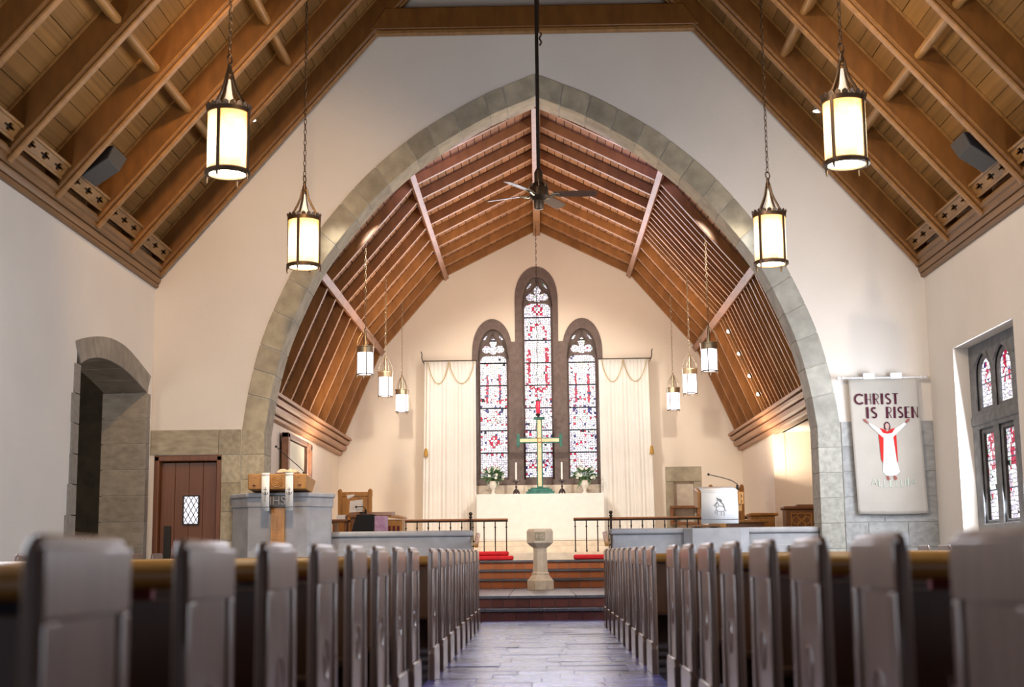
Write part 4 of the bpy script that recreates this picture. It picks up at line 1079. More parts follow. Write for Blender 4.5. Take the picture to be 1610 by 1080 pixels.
for k in range(8):
    a = 2*PI*k/8; b.tube([(FX+.1*math.cos(a), FY+.1*math.sin(a), FZ+.09), (FX+.11*math.cos(a), FY+.11*math.sin(a), FZ+.13), (FX+.1*math.cos(a), FY+.1*math.sin(a), FZ+.17)], .006, 5)
b.obj('housing_finials', M['brass'], t)
for k, (ang, tilt) in enumerate(((0, -.24), (66, -.24), (154, -.24), (238, -.24))):
    a = math.radians(ang); d = Vector((math.cos(a), math.sin(a), 0)); e = Vector((-math.sin(a), math.cos(a), 0))
    up = Vector((0, 0, 1)); e2 = e*math.cos(tilt)+up*math.sin(tilt); n2 = d.cross(e2)
    o0 = Vector((FX, FY, FZ+.02)); pts = []
    for r, wd in ((.17, .045), (.22, .062), (.50, .074), (.64, .070), (.68, .045)): pts.append((r, wd))
    L_ = [o0+d*r+e2*wd for r, wd in pts]+[o0+d*r-e2*wd for r, wd in pts[::-1]]
    b = MB(); q = [v-n2*.007 for v in L_]; n = len(L_); b.add(L_+q, [tuple(range(n)), tuple(range(2*n-1, n-1, -1))]+[(i, i+n, (i+1) % n+n, (i+1) % n) for i in range(n)])
    bl = b.obj('blade', M['walnut'], t, bevel=.002)
    MB().tube([o0+d*.08-up*.02, o0+d*.13-up*.035, o0+d*.2-n2*.012], [.02, .014, .016], 8).tube([o0+d*.13+e*.03-up*.02, o0+d*.17+e2*.03-n2*.012, o0+d*.24+e2*.02-n2*.01], .007, 6).tube([o0+d*.13-e*.03-up*.02, o0+d*.17-e2*.03-n2*.012, o0+d*.24-e2*.02-n2*.01], .007, 6).obj('blade_iron', M['brass'], bl)

# ================================================================== SPEAKERS, SPOTS
SPK = {'e4': (-4.912, 15.5, 5.406), 'e1': (-4.888, 15.62, 5.593), 'e2': (-4.827, 15.95, 5.536), 'e3': (-4.867, 15.8, 5.34), 'f4': (-5.189, 15.45, 5.186), 'f3': (-5.118, 15.72, 5.131), 'g': (-5.365, 15.75, 5.517), 'h': (-5.248, 16.1, 5.423)}
for s, nm in ((-1, 'left'), (1, 'right')):
    V_ = {k: Vector((-s*v[0], v[1], v[2])) for k, v in SPK.items()}
    t = thing('wedge_speaker', 'black wedge loudspeaker tucked between rafters on the '+nm+' slope', 'speaker', tuple(V_['e4']))
    q = [V_[k] for k in ('e4', 'e1', 'e2', 'e3', 'f4', 'g', 'h', 'f3')]
    MB().add(q, [(0, 1, 2, 3), (4, 7, 6, 5), (0, 4, 5, 1), (0, 3, 7, 4), (1, 5, 6, 2), (3, 2, 6, 7)]).obj('cabinet', M['speaker_side'], t, bevel=.006)
    cc = sum(q, Vector())/8; fq = [V_[k] for k in ('e4', 'f4', 'g', 'e1')]; fc_ = sum(fq, Vector())/4
    n_ = (fq[1]-fq[0]).cross(fq[3]-fq[0]).normalized(); n_ = n_ if n_.dot(fc_-cc) > 0 else -n_
    fr_ = [fc_+(v-fc_)*.97 for v in fq]
    MB().add([v+n_*.002 for v in fr_]+[v+n_*.014 for v in fr_], [(0, 1, 2, 3), (7, 6, 5, 4), (0, 4, 5, 1), (1, 5, 6, 2), (2, 6, 7, 3), (3, 7, 4, 0)]).obj('grille', M['speaker_mesh'], t)
    MB().beam(cc, cc+Vector((s*.12, .1, .3)), .04, .04).obj('mounting_bracket', M['iron'], t)
    p = Vector((s*3.88-.03, 18.5, 6.80))
    t = thing('rafter_spotlight', 'small metal spotlight fixed between the rafters on the '+nm, 'spotlight', tuple(p))
    MB().lathe([(.035, .14), (.05, .12), (.055, .03), (.085, 0), (.08, .0), (.05, .02)], 16, tuple(p)).obj('can', M['chrome'], t)
    MB().lathe([(.001, .006), (.077, .004)], 16, tuple(p), caps=False).obj('lamp_face', M['spot_face'], t)
    MB().tube([p+Vector((0, 0, .13)), p+Vector((s*.06, 0, .35))], .012, 6).obj('stem', M['iron'], t)
# four little spot lamps between the grille slats, right
for k in range(4):
    f = (.18, .4, .62, .8)[k]; q = Vector(U[2]).lerp(Vector(U[3]), f)
    p = Vector((q.x-.02, 24.55, q.y))
    t = thing('grille_lamp', 'tiny white lamp between roof slats at right, %s from the top' % ('topmost' if k == 0 else ORD[k]), 'lamp', tuple(p), 'row of small lamps on the right chancel slope')
    MB().ball(tuple(p), .034, 12).obj('bulb', M['spot_face'], t)
    MB().tube([p, p+Vector((.12, 0, .06))], [.045, .03], 10).obj('holder', M['bronze'], t)
# flood lamps behind the arch haunches
for k, (x, z) in enumerate(((-2.5, 6.02), (-3.02, 5.30), (2.5, 6.02), (3.02, 5.30))):
    s = 1 if x > 0 else -1
    t = thing('arch_floodlight', 'small %s floodlight hidden behind the %s haunch of the arch' % (('upper', 'lower')[k % 2], ('left', 'right')[k // 2]), 'floodlight', (x, 20.42, z))
    MB().lathe([(.03, 0), (.06, .02), (.065, .12), (.05, .14)], 14, (x, 20.42, z)).obj('can', M['bronze'], t)
    MB().tube([(x, 20.42, z+.12), (x+s*.15, 20.4, z+.2)], .01, 6).obj('arm', M['iron'], t)

# ================================================================== PULPIT
px, py = -3.61, 19.92
t = thing('pulpit', 'grey stone tub pulpit with moulded coping at the left pier', 'pulpit', (px, 19.6, 0))
def tub(o, z0, z1, mb):
    P = [(px-.415-o*.5, 19.36-o), (px+.405+o*.5, 19.36-o), (px+.68+o, 19.68), (px+.68+o, 19.765), (px-.70-o, 19.765), (px-.70-o, 19.68)]
    return mb.prism(P, z0, z1, 'z')
tub(0, 0, 1.57, MB()).obj('body', M['stone_blue'], t, bevel=.008)
tub(.02, 1.56, 1.69, MB()).obj('frieze', M['stone_blue'], t, bevel=.01)
tub(.045, 1.69, 1.755, MB()).obj('coping', M['stone_blue'], t, bevel=.015)
tub(.02, 0, .2, MB()).obj('plinth', M['stone_blue'], t, bevel=.01)
MB().box(px-.14, px+.16, 19.24, 19.36, 1.55, 1.72).obj('carved_bracket', M['tracery_grey'], t, bevel=.02)
me = text_mesh('IHS', .16, M['stone_blue'], .02); o = link(bpy.data.objects.new('carved_monogram', me), t); o.location = (.01, 19.24-19.6, 1.635); o.rotation_euler = (PI/2, 0, 0)
MB().box(px-.085, px+.095, 19.28, 19.36, .35, 1.55).obj('inscribed_board', M['gold_oak'], t, bevel=.006)
for k, (tx, zz) in enumerate((('I HAVE', 1.38), ('ON', 1.28), ('THE', 1.18), ('LORD', 1.08))):
    pass
for k in range(18):
    zz = 1.44-.042*k; b = MB(); xx = px-.06
    for j in range(4): b.box(xx+.034*j, xx+.034*j+.022, 19.275, 19.282, zz-.026, zz-.02).box(xx+.034*j+(j % 2)*.014, xx+.034*j+(j % 2)*.014+.007, 19.275, 19.282, zz-.026, zz)
    b.box(xx, xx+.124, 19.277, 19.282, zz-.034, zz-.031)
    b.obj('carved_line', M['gold_oak'], t)
# wooden reading desk on the pulpit
t = thing('pulpit_desk', 'golden oak reading desk with a carved round boss on the pulpit', 'reading desk', (px, 19.4, 1.77))
DX0, DX1 = -3.985, -3.19
MB().add([(DX0, 19.12, 1.79), (DX1, 19.12, 1.79), (DX1, 19.62, 1.76), (DX0, 19.62, 1.76), (DX0, 19.10, 2.0), (DX1, 19.10, 2.0), (DX1+.06, 19.62, 1.93), (DX0-.02, 19.62, 1.93)],
         [(3, 2, 1, 0), (4, 5, 6, 7), (0, 1, 5, 4), (1, 2, 6, 5), (2, 3, 7, 6), (3, 0, 4, 7)]).obj('box', M['gold_oak'], t, bevel=.014)
b = MB()
for r in (.075, .05, .028): b.tube([(px+.02+r*math.cos(a*PI/12), 19.105, 1.895+r*math.sin(a*PI/12)) for a in range(24)], .007, 5, closed=True)
b.obj('round_boss', M['gold_oak'], t)
b = MB()
for xx, sg in ((DX0+.09, 1), (DX1-.09, -1)):
    for zz in (1.845, 1.945): b.add([(xx-sg*.025, 19.106, zz-.004), (xx+sg*.03, 19.104, zz), (xx-sg*.005, 19.104, zz+.03*(1 if zz > 1.9 else -1)), (xx-sg*.02, 19.112, zz+.01)], [(0, 1, 2, 3)])
b.obj('corner_carving', M['brown_oak'], t)
MB().tube([(px, 19.5, 1.758), (px, 19.5, 1.79)], .05, 10).obj('pedestal', M['gold_oak'], t)
for k, (xs0, nm) in enumerate(((-3.79, 'left'), (-3.465, 'right'))):
    t = thing('stole_band', 'cream cloth band with an embroidered anchor cross, %s one on the pulpit desk' % nm, 'cloth', (xs0, 19.08, 1.5))
    pr_ = [(19.45, 1.965), (19.09, 2.012), (19.075, 1.98), (19.083, 1.50)]
    b = MB()
    for (a0, b0), (a1, b1) in zip(pr_, pr_[1:]): b.add([(xs0, a0, b0), (xs0+.105, a0, b0), (xs0+.105, a1, b1), (xs0, a1, b1)], [(0, 1, 2, 3)])
    o = b.obj('cloth', M['linen'], t); so = o.modifiers.new('s', 'SOLIDIFY'); so.thickness = .005
    cxs = xs0+.052
    b = MB().tube([(cxs, 19.072, 1.62), (cxs, 19.072, 1.82)], .004, 4).tube([(cxs-.025, 19.072, 1.79), (cxs+.025, 19.072, 1.79)], .004, 4)
    b.tube([(cxs+.035*math.cos(a), 19.072, 1.75+.035*math.sin(a)) for a in [PI+PI*i/8 for i in range(9)]], .005, 4).ball((cxs, 19.072, 1.74), .014, 6)
    b.box(xs0+.002, xs0+.103, 19.074, 19.078, 1.545, 1.555); b.obj('embroidery', M['grey_thread'], t)
t = thing('open_bible', 'open book resting on top of the pulpit desk', 'book', (-3.47, 19.35, 1.99))
b = MB()
for sg in (-1, 1):
    b.prism([(-3.47, 2.03), (-3.47+sg*.13, 2.022), (-3.47+sg*.14, 2.035), (-3.47+sg*.09, 2.07), (-3.47+sg*.04, 2.075), (-3.47, 2.05)], 19.2, 19.45, 'y')
b.obj('pages', M['cream_gilt'], t)
MB().box(-3.625, -3.315, 19.19, 19.46, 2.005, 2.022).obj('cover', M['brown_oak'], t)
def gooseneck(name, lab, base, pts, head):
    t = thing(name, lab, 'microphone', base)
    MB().tube([base, (base[0], base[1], base[2]+.07)], .018, 8).obj('socket', M['black'], t)
    MB().tube([(base[0], base[1], base[2]+.05)]+pts, .006, 6).obj('gooseneck', M['black'], t)
    MB().ball(head, .018, 10).obj('capsule', M['black'], t)
gooseneck('gooseneck_microphone', 'thin gooseneck microphone rising from the pulpit desk', (-3.275, 19.4, 1.965), [(-3.275, 19.4, 2.05), (-3.36, 19.4, 2.13), (-3.50, 19.4, 2.25), (-3.645, 19.4, 2.38)], (-3.66, 19.4, 2.395))

# ================================================================== LEFT CHOIR FURNITURE
def stall(name, lab, x0, x1, y, z0, zt, mt):
    t = thing(name, lab, 'stall', ((x0+x1)/2, y, z0))
    MB().box(x0+.05, x1-.05, y, y+.04, z0+.4, zt-.07).obj('back_panel', mt, t)
    for k in range(3): MB().box(x0+.07+k*(x1-x0-.14)/3, x0+.05+(k+1)*(x1-x0-.12)/3-.01, y-.012, y+.002, z0+.5, zt-.14).obj('raised_panel', mt, t, bevel=.006)
    MB().box(x0-.005, x1+.005, y-.015, y+.055, zt-.10, zt-.02).obj('top_rail', mt, t, bevel=.012)
    for a in (x0, x1-.065):
        MB().box(a, a+.065, y-.45, y+.055, z0, z0+.72).box(a, a+.065, y-.02, y+.055, z0+.7, zt-.03).obj('side_post', mt, t, bevel=.01)
        MB().lathe([(.034, 0), (.04, .02), (.034, .05), (.01, .07)], 10, (a+.0325, y+.018, zt-.035)).obj('finial', mt, t)
    MB().box(x0+.05, x1-.05, y-.45, y+.02, z0+.40, z0+.46).obj('seat', mt, t, bevel=.01)
    return t
stall('clergy_stall', 'golden oak high-backed clergy stall behind the left parapet', -3.45, -2.87, 24.0, .32, 2.0, M['gold_oak'])
t = stall('clergy_stall', 'golden oak high-backed clergy stall behind the right lectern', 2.86, 3.45, 24.0, .32, 2.0, M['gold_oak'])
t = thing('choir_desk', 'brown oak choir desk with a pierced end panel behind the left parapet', 'desk', (-2.6, 22.7, .32))
MB().box(-3.02, -2.52, 22.4, 22.85, .32, 1.50).obj('body', M['brown_oak'], t, bevel=.01)
MB().box(-2.52, -2.20, 22.4, 22.9, .32, 1.46).obj('end_panel', M['gold_oak'], t, bevel=.01)
MB().add([(-3.08, 22.33, 1.50), (-2.36, 22.33, 1.50), (-2.36, 22.9, 1.565), (-3.08, 22.9, 1.565), (-3.08, 22.33, 1.53), (-2.36, 22.33, 1.53), (-2.36, 22.9, 1.6), (-3.08, 22.9, 1.6)], [(3, 2, 1, 0), (4, 5, 6, 7), (0, 1, 5, 4), (1, 2, 6, 5), (2, 3, 7, 6), (3, 0, 4, 7)]).obj('sloping_top', M['brown_oak'], t, bevel=.008)
MB().add([(-2.5, 22.33, 1.50), (-2.17, 22.33, 1.46), (-2.17, 22.9, 1.48), (-2.5, 22.9, 1.56), (-2.5, 22.33, 1.53), (-2.17, 22.33, 1.49), (-2.17, 22.9, 1.51), (-2.5, 22.9, 1.59)], [(3, 2, 1, 0), (4, 5, 6, 7), (0, 1, 5, 4), (1, 2, 6, 5), (2, 3, 7, 6), (3, 0, 4, 7)]).obj('side_ledge', M['gold_oak'], t, bevel=.008)
for k in range(4): MB().box(-2.49+k*.07, -2.45+k*.07, 22.39, 22.402, 1.18, 1.36).obj('pierced_slot', M['red_book'], t)
t = thing('desk_shelf', 'narrow reddish oak ledge beside the pulpit at the left choir', 'shelf', (-3.13, 22.4, .32))
MB().box(-3.32, -3.06, 22.3, 22.7, 1.43, 1.47).obj('top', M['brown_oak'], t, bevel=.006)
MB().box(-3.30, -3.26, 22.35, 22.65, .32, 1.43).box(-3.12, -3.08, 22.35, 22.65, .32, 1.43).obj('leg', M['brown_oak'], t)
o = MB().box(-3.24, -3.10, 22.36, 22.6, 1.47, 1.54).obj('paper_stack', M['paper'], None, bevel=.004); tag(o, 'small stack of white papers on the ledge beside the pulpit', 'papers')
t = thing('portfolio_case', 'black slant-sided case with a mauve marbled end before the choir desk', 'case', (-2.6, 21.5, .32))
MB().prism([(-2.88, .32), (-2.54, .32), (-2.54, 1.515), (-2.80, 1.515), (-2.88, 1.25)], 21.45, 21.75, 'y').obj('case', M['black'], t, bevel=.006)
MB().box(-2.53, -2.355, 21.45, 21.75, .32, 1.49).obj('end_panel', M['pink'], t, bevel=.004)
t = thing('desk_lamp', 'small pale desk lamp with a curved neck on the left choir desk', 'lamp', (-2.9, 22.6, 1.57))
MB().lathe([(.05, 0), (.05, .015), (.012, .03)], 12, (-2.86, 22.6, 1.57)).obj('base', M['iron'], t)
MB().tube([(-2.86, 22.6, 1.59), (-2.84, 22.6, 1.70), (-2.87, 22.6, 1.80), (-2.94, 22.6, 1.85), (-3.02, 22.6, 1.85)], .008, 6).obj('neck', M['brass'], t)
MB().tube([(-2.99, 22.6, 1.86), (-3.10, 22.6, 1.83)], [.015, .04], 10).obj('lamp_shade', M['ceramic'], t)
t = thing('music_sheets', 'crumpled white music sheets propped on the left choir desk', 'papers', (-2.98, 22.5, 1.57))
b = MB(); random.seed(3)
for k in range(5):
    a = random.uniform(-.3, .3); x = -3.03+.02*k; z = 1.58
    b.add([(x-.02, 22.45+.01*k, z), (x+.11, 22.44+.01*k, z+.01), (x+.10+a*.1, 22.5+.01*k, z+.2+a*.1), (x-.0+a*.1, 22.52+.01*k, z+.19)], [(0, 1, 2, 3)])
b.obj('sheet', M['paper'], t)
gooseneck('gooseneck_microphone', 'small dark gooseneck microphone on the left choir desk', (-2.78, 22.39, 1.55), [(-2.78, 22.39, 1.63), (-2.82, 22.39, 1.67), (-2.92, 22.39, 1.665)], (-2.93, 22.39, 1.665))

# ================================================================== RIGHT LECTERN AND FURNITURE
t = thing('lectern', 'oak lectern desk on a grey stone pier at the right parapet', 'lectern', (2.5, 20.0, 0))
P = [(2.1, 19.72), (2.45, 19.58), (2.82, 19.72), (2.82, 20.3), (2.1, 20.3)]
MB().prism([(1.99, 19.84), (2.10, 19.72), (2.78, 19.72), (2.9, 19.84), (2.9, 19.875), (1.99, 19.875)], .3, 1.215, 'z').obj('stone_front', M['stone_blue'], t, bevel=.006)
MB().add([(2.19, 19.75, 1.48), (2.80, 19.75, 1.44), (2.80, 20.25, 1.52), (2.19, 20.25, 1.54), (2.19, 19.75, 1.72), (2.80, 19.75, 1.70), (2.80, 20.25, 1.80), (2.19, 20.25, 1.80)],
         [(3, 2, 1, 0), (4, 5, 6, 7), (0, 1, 5, 4), (1, 2, 6, 5), (2, 3, 7, 6), (3, 0, 4, 7)]).obj('desk_box', M['gold_oak'], t, bevel=.012)
MB().box(2.4, 2.6, 19.98, 20.12, 1.228, 1.5).obj('pedestal', M['gold_oak'], t, bevel=.01)
MB().box(2.13, 2.50, 19.74, 20.1, 1.235, 1.26).obj('ledge', M['brown_oak'], t, bevel=.005)
t = thing('lectern_fall', 'white cloth with an embroidered lamb and banner hanging on the lectern', 'cloth', (2.49, 19.7, 1.26))
pr_ = [(20.15, 1.80), (19.74, 1.735), (19.715, 1.70), (19.705, 1.275)]; b = MB()
for (a0, b0), (a1, b1) in zip(pr_, pr_[1:]): b.add([(2.235, a0, b0), (2.745, a0, b0), (2.74, a1, b1), (2.225, a1, b1)], [(0, 1, 2, 3)])
o = b.obj('cloth', M['cloth_white'], t); so = o.modifiers.new('s', 'SOLIDIFY'); so.thickness = .006
# lamb embroidery from strokes
b = MB(); LX, LZ, LY = 2.49, 1.47, 19.70
def st(pts, r=.0035): b.tube([(LX+x, LY, LZ+z) for x, z in pts], r, 4)
st([(-.045, .03), (-.02, .045), (.02, .048), (.055, .035), (.07, .0), (.05, -.025), (.0, -.03), (-.04, -.02), (-.055, .005), (-.045, .03)])
st([(-.045, .03), (-.06, .06), (-.055, .085), (-.03, .09), (-.015, .07), (-.02, .045)]); st([(-.06, .075), (-.085, .065), (-.075, .05), (-.055, .055)])
st([(-.035, -.02), (-.045, -.06), (-.03, -.08)]); st([(-.05, -.01), (-.075, -.03), (-.06, -.06)]); st([(.02, -.03), (.015, -.085)]); st([(.05, -.025), (.06, -.06), (.05, -.09)]); st([(.07, .0), (.085, -.03)])
st([(-.04, .16), (.0, .12), (.05, .07), (.065, .02)], .005); st([(-.045, .165), (-.02, .145), (-.04, .12)], .005); st([(-.01, .15), (.02, .135), (.03, .11), (.0, .125)], .005)
st([(-.03, .1), (-.045, .10), (-.05, .07)], .005)
b.obj('lamb_embroidery', M['grey_thread'], t)
MB().box(2.232, 2.735, 19.698, 19.704, 1.325, 1.335).obj('hem_band', M['grey_thread'], t)
t = thing('lectern_card', 'small pierced oak card holder at the right side of the lectern', 'card holder', (2.78, 19.72, 1.5))
MB().box(2.745, 2.82, 19.70, 19.74, 1.54, 1.71).obj('board', M['gold_oak'], t, bevel=.004)
for zz in (1.575, 1.65): MB().tube([(2.78+.018*math.cos(a), 19.698, zz+.018*math.sin(a)) for a in [PI*.1*i for i in range(-5, 6)]], .004, 4).obj('number', M['black'], t)
gooseneck('gooseneck_microphone', 'long thin gooseneck microphone on the right lectern', (2.775, 19.95, 1.75), [(2.775, 19.95, 1.83), (2.70, 19.95, 1.88), (2.58, 19.95, 1.92), (2.395, 19.95, 1.965)], (2.375, 19.95, 1.97))
t = thing('choir_bench', 'long low brown oak bench desk behind the right parapet', 'bench', (3.35, 23.2, .32))
MB().box(3.05, 3.62, 23.0, 23.4, .32, 1.36).obj('body', M['brown_oak'], t, bevel=.01)
MB().box(3.0, 3.67, 22.95, 23.45, 1.36, 1.41).obj('top', M['gold_oak'], t, bevel=.012)
t = thing('prayer_desk', 'golden oak prayer desk beside the right chancel wall', 'desk', (3.68, 23.9, .32))
MB().box(3.53, 3.93, 23.8, 24.25, .32, 1.49).obj('body', M['gold_oak'], t, bevel=.01)
MB().box(3.51, 3.98, 23.75, 24.3, 1.49, 1.54).obj('top', M['gold_oak'], t, bevel=.015)
t = thing('choir_stall_end', 'brown oak stall end carved with a quatrefoil near the right arch pier', 'stall end', (4.0, 22.0, .32))
MB().box(3.78, 4.25, 21.9, 22.2, .32, 1.53).obj('panel', M['brown_oak'], t, bevel=.01)
MB().box(3.75, 4.28, 21.86, 22.24, 1.53, 1.58).obj('moulded_top', M['brown_oak'], t, bevel=.015)
MB().box(4.03, 4.3, 22.3, 22.5, 1.55, 1.62).obj('rear_top', M['brown_oak'], t, bevel=.01)
b = MB()
for dx, dz in ((-.075, 0), (.075, 0), (0, .06), (0, -.06)): b.tube([(4.015+dx+.065*math.cos(a*PI/8), 21.895, 1.36+dz+.055*math.sin(a*PI/8)) for a in range(16)], .009, 5, closed=True)
for z_ in (1.2, 1.47): b.beam((3.86, 21.895, z_), (4.17, 21.895, z_), .015, .015)
for x_ in (3.86, 4.17): b.beam((x_, 21.895, 1.2), (x_, 21.895, 1.47), .015, .015, (0, 1, 0))
b.obj('quatrefoil_carving', M['gold_oak'], t)

# ================================================================== BANNER
def bz(zx, zy): return ((zx/4.5+1320-1333)/111.8+4.342, 3.261-(zy/4.5+580-597)/112.5)
BY = 19.70
t = thing('banner', 'tall oatmeal cloth banner with a robed figure reading CHRIST IS RISEN', 'banner', (4.83, BY, 1.38))
b = MB(); vs = []; fs = []; nx, nz = 24, 30
for j in range(nz+1):
    f = j/nz; L0, L1 = bz(60+30*f, 0)[0], bz(548+28*f, 0)[0]; zt = 3.27+(1.385-3.27)*f
    for i in range(nx+1):
        u = i/nx; vs.append((L0+(L1-L0)*u, BY+.008*math.sin(u*7+f*1.5)*f**.5, zt-.012*f*math.sin(u*3)))
for j in range(nz):
    for i in range(nx): a = j*(nx+1)+i; fs.append((a, a+1, a+nx+2, a+nx+1))
b.add(vs, fs); o = b.obj('cloth', M['banner'], t, ang=80); so = o.modifiers.new('s', 'SOLIDIFY'); so.thickness = .006; so.offset = 1
MB().tube([(4.20, BY+.0, 3.285), (5.44, BY+.0, 3.285)], .014, 10).obj('pole', M['plastic'], t)
for x, sg in ((4.21, -1), (5.43, 1)):
    MB().ball((x, BY, 3.285), .032, 12).lathe([(.02, -.02), (.026, 0), (.02, .02)], 10, (x-sg*.06, BY, 3.285)).obj('finial', M['plastic'], t)
    MB().tube([(x-sg*.07, BY, 3.285), (x-sg*.07, D1, 3.285)], .01, 6).obj('bracket', M['plastic'], t)
for zx in (205, 397):
    x, z = bz(zx, 60); MB().box(x-.082, x+.082, BY-.022, BY+.02, z-.03, z+.06).obj('hanging_loop', M['cloth_white'], t, bevel=.008)
def ribbon(mb, pts, wd, y0, d=.003):
    P = [Vector(p) for p in pts]; Ls = []; Rs = []
    for i, p in enumerate(P):
        tt = (P[min(i+1, len(P)-1)]-P[max(i-1, 0)]).normalized(); n = Vector((-tt.y, tt.x))*wd/2; Ls.append(p+n); Rs.append(p-n)
    for i in range(len(P)-1):
        q = [Ls[i], Ls[i+1], Rs[i+1], Rs[i]]; mb.prism([(v.x, v.y) for v in q], y0-d, y0, 'y')
TH, TN = .20, .055
def letter(ch):
    S = []
    if ch == 'C': S = [(arc(.40, .5, .36, 45, 315, 16, .43), TH*.8)]; wd = .72
    elif ch == 'H': S = [([(.1, 0), (.1, 1)], TH), ([(.46, 0), (.46, 1)], TN), ([(.1, .45), (.46, .45)], TN)]; wd = .52
    elif ch == 'R': S = [([(.1, 0), (.1, 1)], TH), ([(.1, .97), (.25, .97)]+arc(.25, .73, .2, 90, -90, 8, .24)+[(.1, .49)], TN), ([(.24, .49), (.46, 0)], TN)]; wd = .52
    elif ch == 'I': S = [([(.1, 0), (.1, 1)], TH)]; wd = .22
    elif ch == 'S': S = [(arc(.26, .74, .16, 40, 250, 10, .19)+arc(.26, .27, .17, 75, -140, 10, .20), TH*.75)]; wd = .5
    elif ch == 'T': S = [([(.0, .97), (.46, .97)], TN), ([(.23, 0), (.23, 1)], TH)]; wd = .48
    elif ch == 'E': S = [([(.1, 0), (.1, 1)], TH), ([(.1, .97), (.42, .97)], TN), ([(.1, .5), (.36, .5)], TN), ([(.1, .03), (.42, .03)], TN)]; wd = .46
    elif ch == 'N': S = [([(.1, 0), (.1, 1)], TH), ([(.1, 1), (.52, 0)], TN), ([(.52, 0), (.52, 1)], TN)]; wd = .58
    elif ch == 'A': S = [([(.02, 0), (.25, 1), (.48, 0)], TN*1.6), ([(.1, .35), (.4, .35)], TN*1.5)]; wd = .52
    elif ch == 'L': S = [([(.06, 1), (.06, .04), (.36, .04)], TN*1.8)]; wd = .4
    elif ch == 'U': S = [([(.05, 1), (.05, .3)]+arc(.23, .28, .18, 180, 360, 8, .25)+[(.41, 1)], TN*1.8)]; wd = .48
    else: wd = .2
    return S, wd
def word(txt, x0, x1, z0, h, mt, name, up=None):
    tot = sum(letter(c)[1]+.10 for c in txt)-.10; k = (x1-x0)/tot/h; x = x0
    for c in txt:
        S, wd = letter(c)
        if S:
            b = MB(); dz = up((x-x0)/(x1-x0)) if up else 0
            for pts, tw in S: ribbon(b, [(x+u*h*k, z0+dz+v*h) for u, v in pts], tw*h, BY-.012)
            b.obj(name, mt, t)
        x += (wd+.10)*h*k
word('CHRIST', 4.42, 5.035, 2.905, .155, M['maroon'], 'letter')
word('IS', 4.575, 4.73, 2.71, .16, M['maroon'], 'letter')
word('RISEN', 4.85, 5.30, 2.71, .16, M['maroon'], 'letter')
word('ALLELUIA', 4.60, 5.22, 1.78, .10, M['felt_pale'], 'small_letter', up=lambda u: -.045*math.sin(u*PI*.95)+.03*u)
def felt(name, pts, mt, d=0):
    P = [bz(*p) for p in pts]; MB().prism(P, BY-.014-d, BY-.010-d, 'y').obj(name, mt, t)
felt('red_cloak', [(255, 470), (290, 480), (290, 560), (275, 670), (265, 650)], M['felt_red'])
felt('red_cloak', [(345, 480), (378, 470), (380, 660), (375, 670), (358, 600)], M['felt_red'])
felt('robe', [(190, 385), (262, 430), (300, 462), (335, 462), (372, 430), (440, 385), (452, 400), (430, 420), (355, 490), (372, 660), (390, 735), (360, 760), (295, 760), (270, 735), (280, 640), (288, 495), (215, 425), (198, 405)], M['felt_white'], .002)
felt('red_collar', [(262, 424), (300, 436), (316, 452), (335, 436), (372, 424), (350, 460), (316, 466), (285, 460)], M['felt_red'], .004)
felt('hair', [(295, 430), (296, 400), (305, 384), (320, 380), (333, 390), (339, 410), (338, 432), (328, 436), (305, 436)], M['maroon'], .003)
felt('face', [(304, 425), (303, 402), (312, 391), (325, 393), (331, 408), (328, 428), (317, 438)], M['felt_face'], .005)
felt('hand', [(152, 360), (165, 358), (178, 372), (190, 388), (178, 390), (162, 376)], M['felt_skin'], .003)
felt('hand', [(478, 362), (465, 360), (452, 372), (440, 388), (455, 390), (474, 376)], M['felt_skin'], .003)
felt('foot', [(296, 762), (308, 762), (320, 785), (308, 794), (296, 786)], M['felt_skin'], .003)
felt('foot', [(345, 762), (358, 762), (370, 780), (360, 794), (345, 786)], M['felt_skin'], .003)

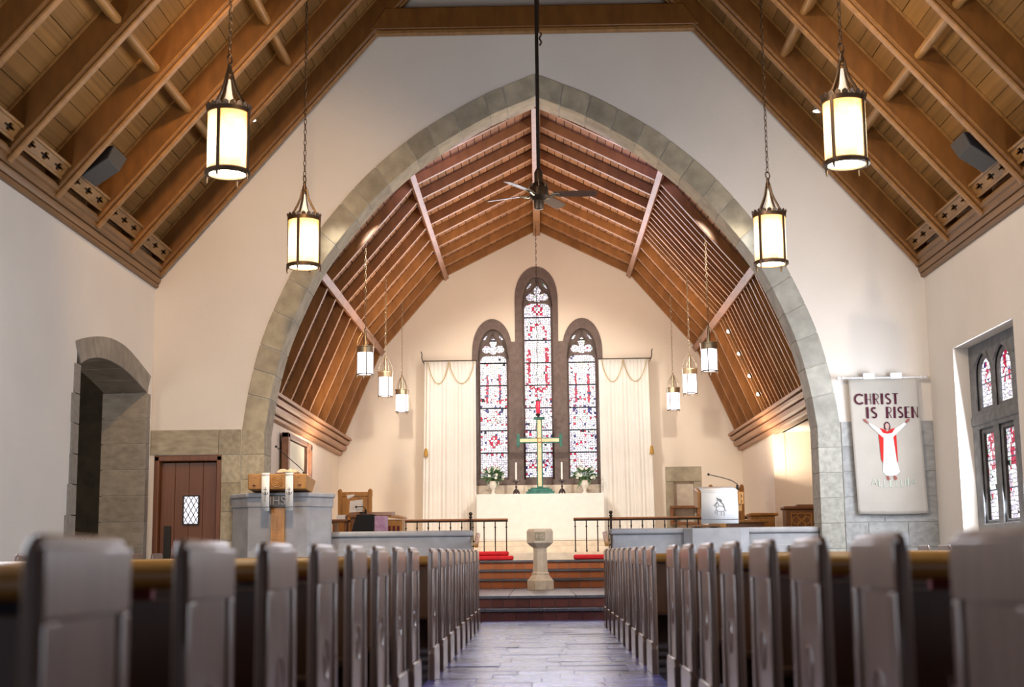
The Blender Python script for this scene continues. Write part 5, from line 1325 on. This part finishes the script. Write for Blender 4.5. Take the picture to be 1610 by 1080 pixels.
# ================================================================== PEWS
H = .906
def pew(s):
    """local origin: floor point under the aisle end's far edge; x grows outward (mirrored for the left)"""
    t = bpy.data.objects.new('pew', None); link(t)
    Lp = 3.83
    def X(a, b): return sorted((s*a, s*b))
    for a in (0, Lp):
        prof = [(-.46, .0), (.0, .0), (.0, H-.05)]+arc(-.04, H-.04, .04, 0, 90, 4)+arc(-.42, H-.04, .04, 90, 180, 4)
        x0, x1 = X(a, a+.027)
        ep = MB().prism(prof, x0, x1, 'x').obj('end_panel', M['pew_end'], t, bevel=.015, seg=3)
        if a == 0:
            for a0, a1, b0, b1 in ((-.455, -.375, .22, H-.14), (-.055, -.008, .22, H-.14), (-.455, -.008, H-.14, H-.02)):
                MB().box(*X(-.010, .002), a0, a1, b0, b1).obj('end_stile', M['pew_end'], ep, bevel=.007)
            f = MB(); f.prism([(-.475, 0), (.01, 0), (.01, .19), (-.02, .23), (-.44, .23), (-.475, .19)], *X(-.022, .02), 'x'); f.obj('plinth', M['pew_end'], ep, bevel=.008)
            f = MB()
            f.tube([(s*.002, -.215+.045*math.cos(q*PI/6), .50+.07*math.sin(q*PI/6)) for q in range(12)], .006, 5, closed=True)
            f.obj('carving', M['pew_end'], ep)
    x0, x1 = X(.027, Lp)
    MB().prism([(-.40, .415), (-.40, .445), (.02, .425), (.02, .395)], x0, x1, 'x').obj('seat', M['pew'], t, bevel=.008)
    MB().prism([(-.005, .20), (.015, .20), (.075, .76), (.05, .76)], x0, x1, 'x').obj('backrest', M['pew'], t, bevel=.004)
    MB().tube([(x0, .05, .815), (x1, .05, .815)], .03, 14).obj('top_rail', M['pew_rail'], t)
    MB().prism([(.055, .56), (.16, .57), (.16, .60), (.15, .60), (.15, .58), (.055, .57)], x0, x1, 'x').obj('book_rack', M['pew'], t)
    return t
def hymnal(mt):
    MBx = MB().box(-.012, .012, -.07, .07, 0, .2); return MBx
random.seed(11)
protoP = {}
me_book = {}
for nm, mt in (('red', M['red_book']), ('dark', M['dark_book'])):
    me_book[nm] = (MB().box(-.075, .075, -.018, -.014, 0, .21).box(-.075, .075, .014, .018, 0, .21).box(-.075, -.071, -.014, .014, 0, .21).mesh('cover', mt), MB().box(-.0705, .070, -.0135, .0135, .004, .205).mesh('pages', M['paper']))
for s, side in ((-1, 'left'), (1, 'right')):
    base = pew(s); first = True
    for blk in (0, 1):
        n = 8 if blk == 0 else 9
        y0 = (2.55 if s < 0 else 2.753) if blk == 0 else (10.2 if s < 0 else 10.5145)
        rng = range(-0, n) if blk == 0 else range(n)
        for i in rng:
            o = base if first else copy_tree(base); first = False
            o.location = (s*W, y0+.87*i, 0); kz = (.842+.0051*(y0+.87*i))/H; o.scale = (1, 1, kz)
            if blk == 0: lab = 'oak pew %s of the aisle in the rear block, %s row from the camera' % (side, ORD[i])
            else: lab = 'oak pew %s of the aisle in the front block, %s row from the steps' % (side, ORD[n-1-i])
            tag(o, lab, 'pew', '%s-hand pews' % side)
            if i < 8 and not (blk == 1 and i > 3):
                for j, dx in enumerate((.30, .62)):
                    nm = 'dark' if (i+j+(s > 0)) % 3 == 0 else 'red'
                    hb = thing('hymnal', '%s hymn book in the pew rack, %s from the aisle, %s block %s, row %s' % (('maroon', 'navy')[nm == 'dark'], ORD[j], ('rear', 'front')[blk], side, ORD[i]), 'book', (s*(W+dx), y0+.87*i+.127, .60*kz), 'hymn books in the pew racks')
                    if s < 0: hb.rotation_euler = (0, 0, PI)
                    for q, m_ in zip(('cover', 'pages'), me_book[nm]): link(bpy.data.objects.new(q, m_), hb)
    # the reading-ledge frontal before the first row
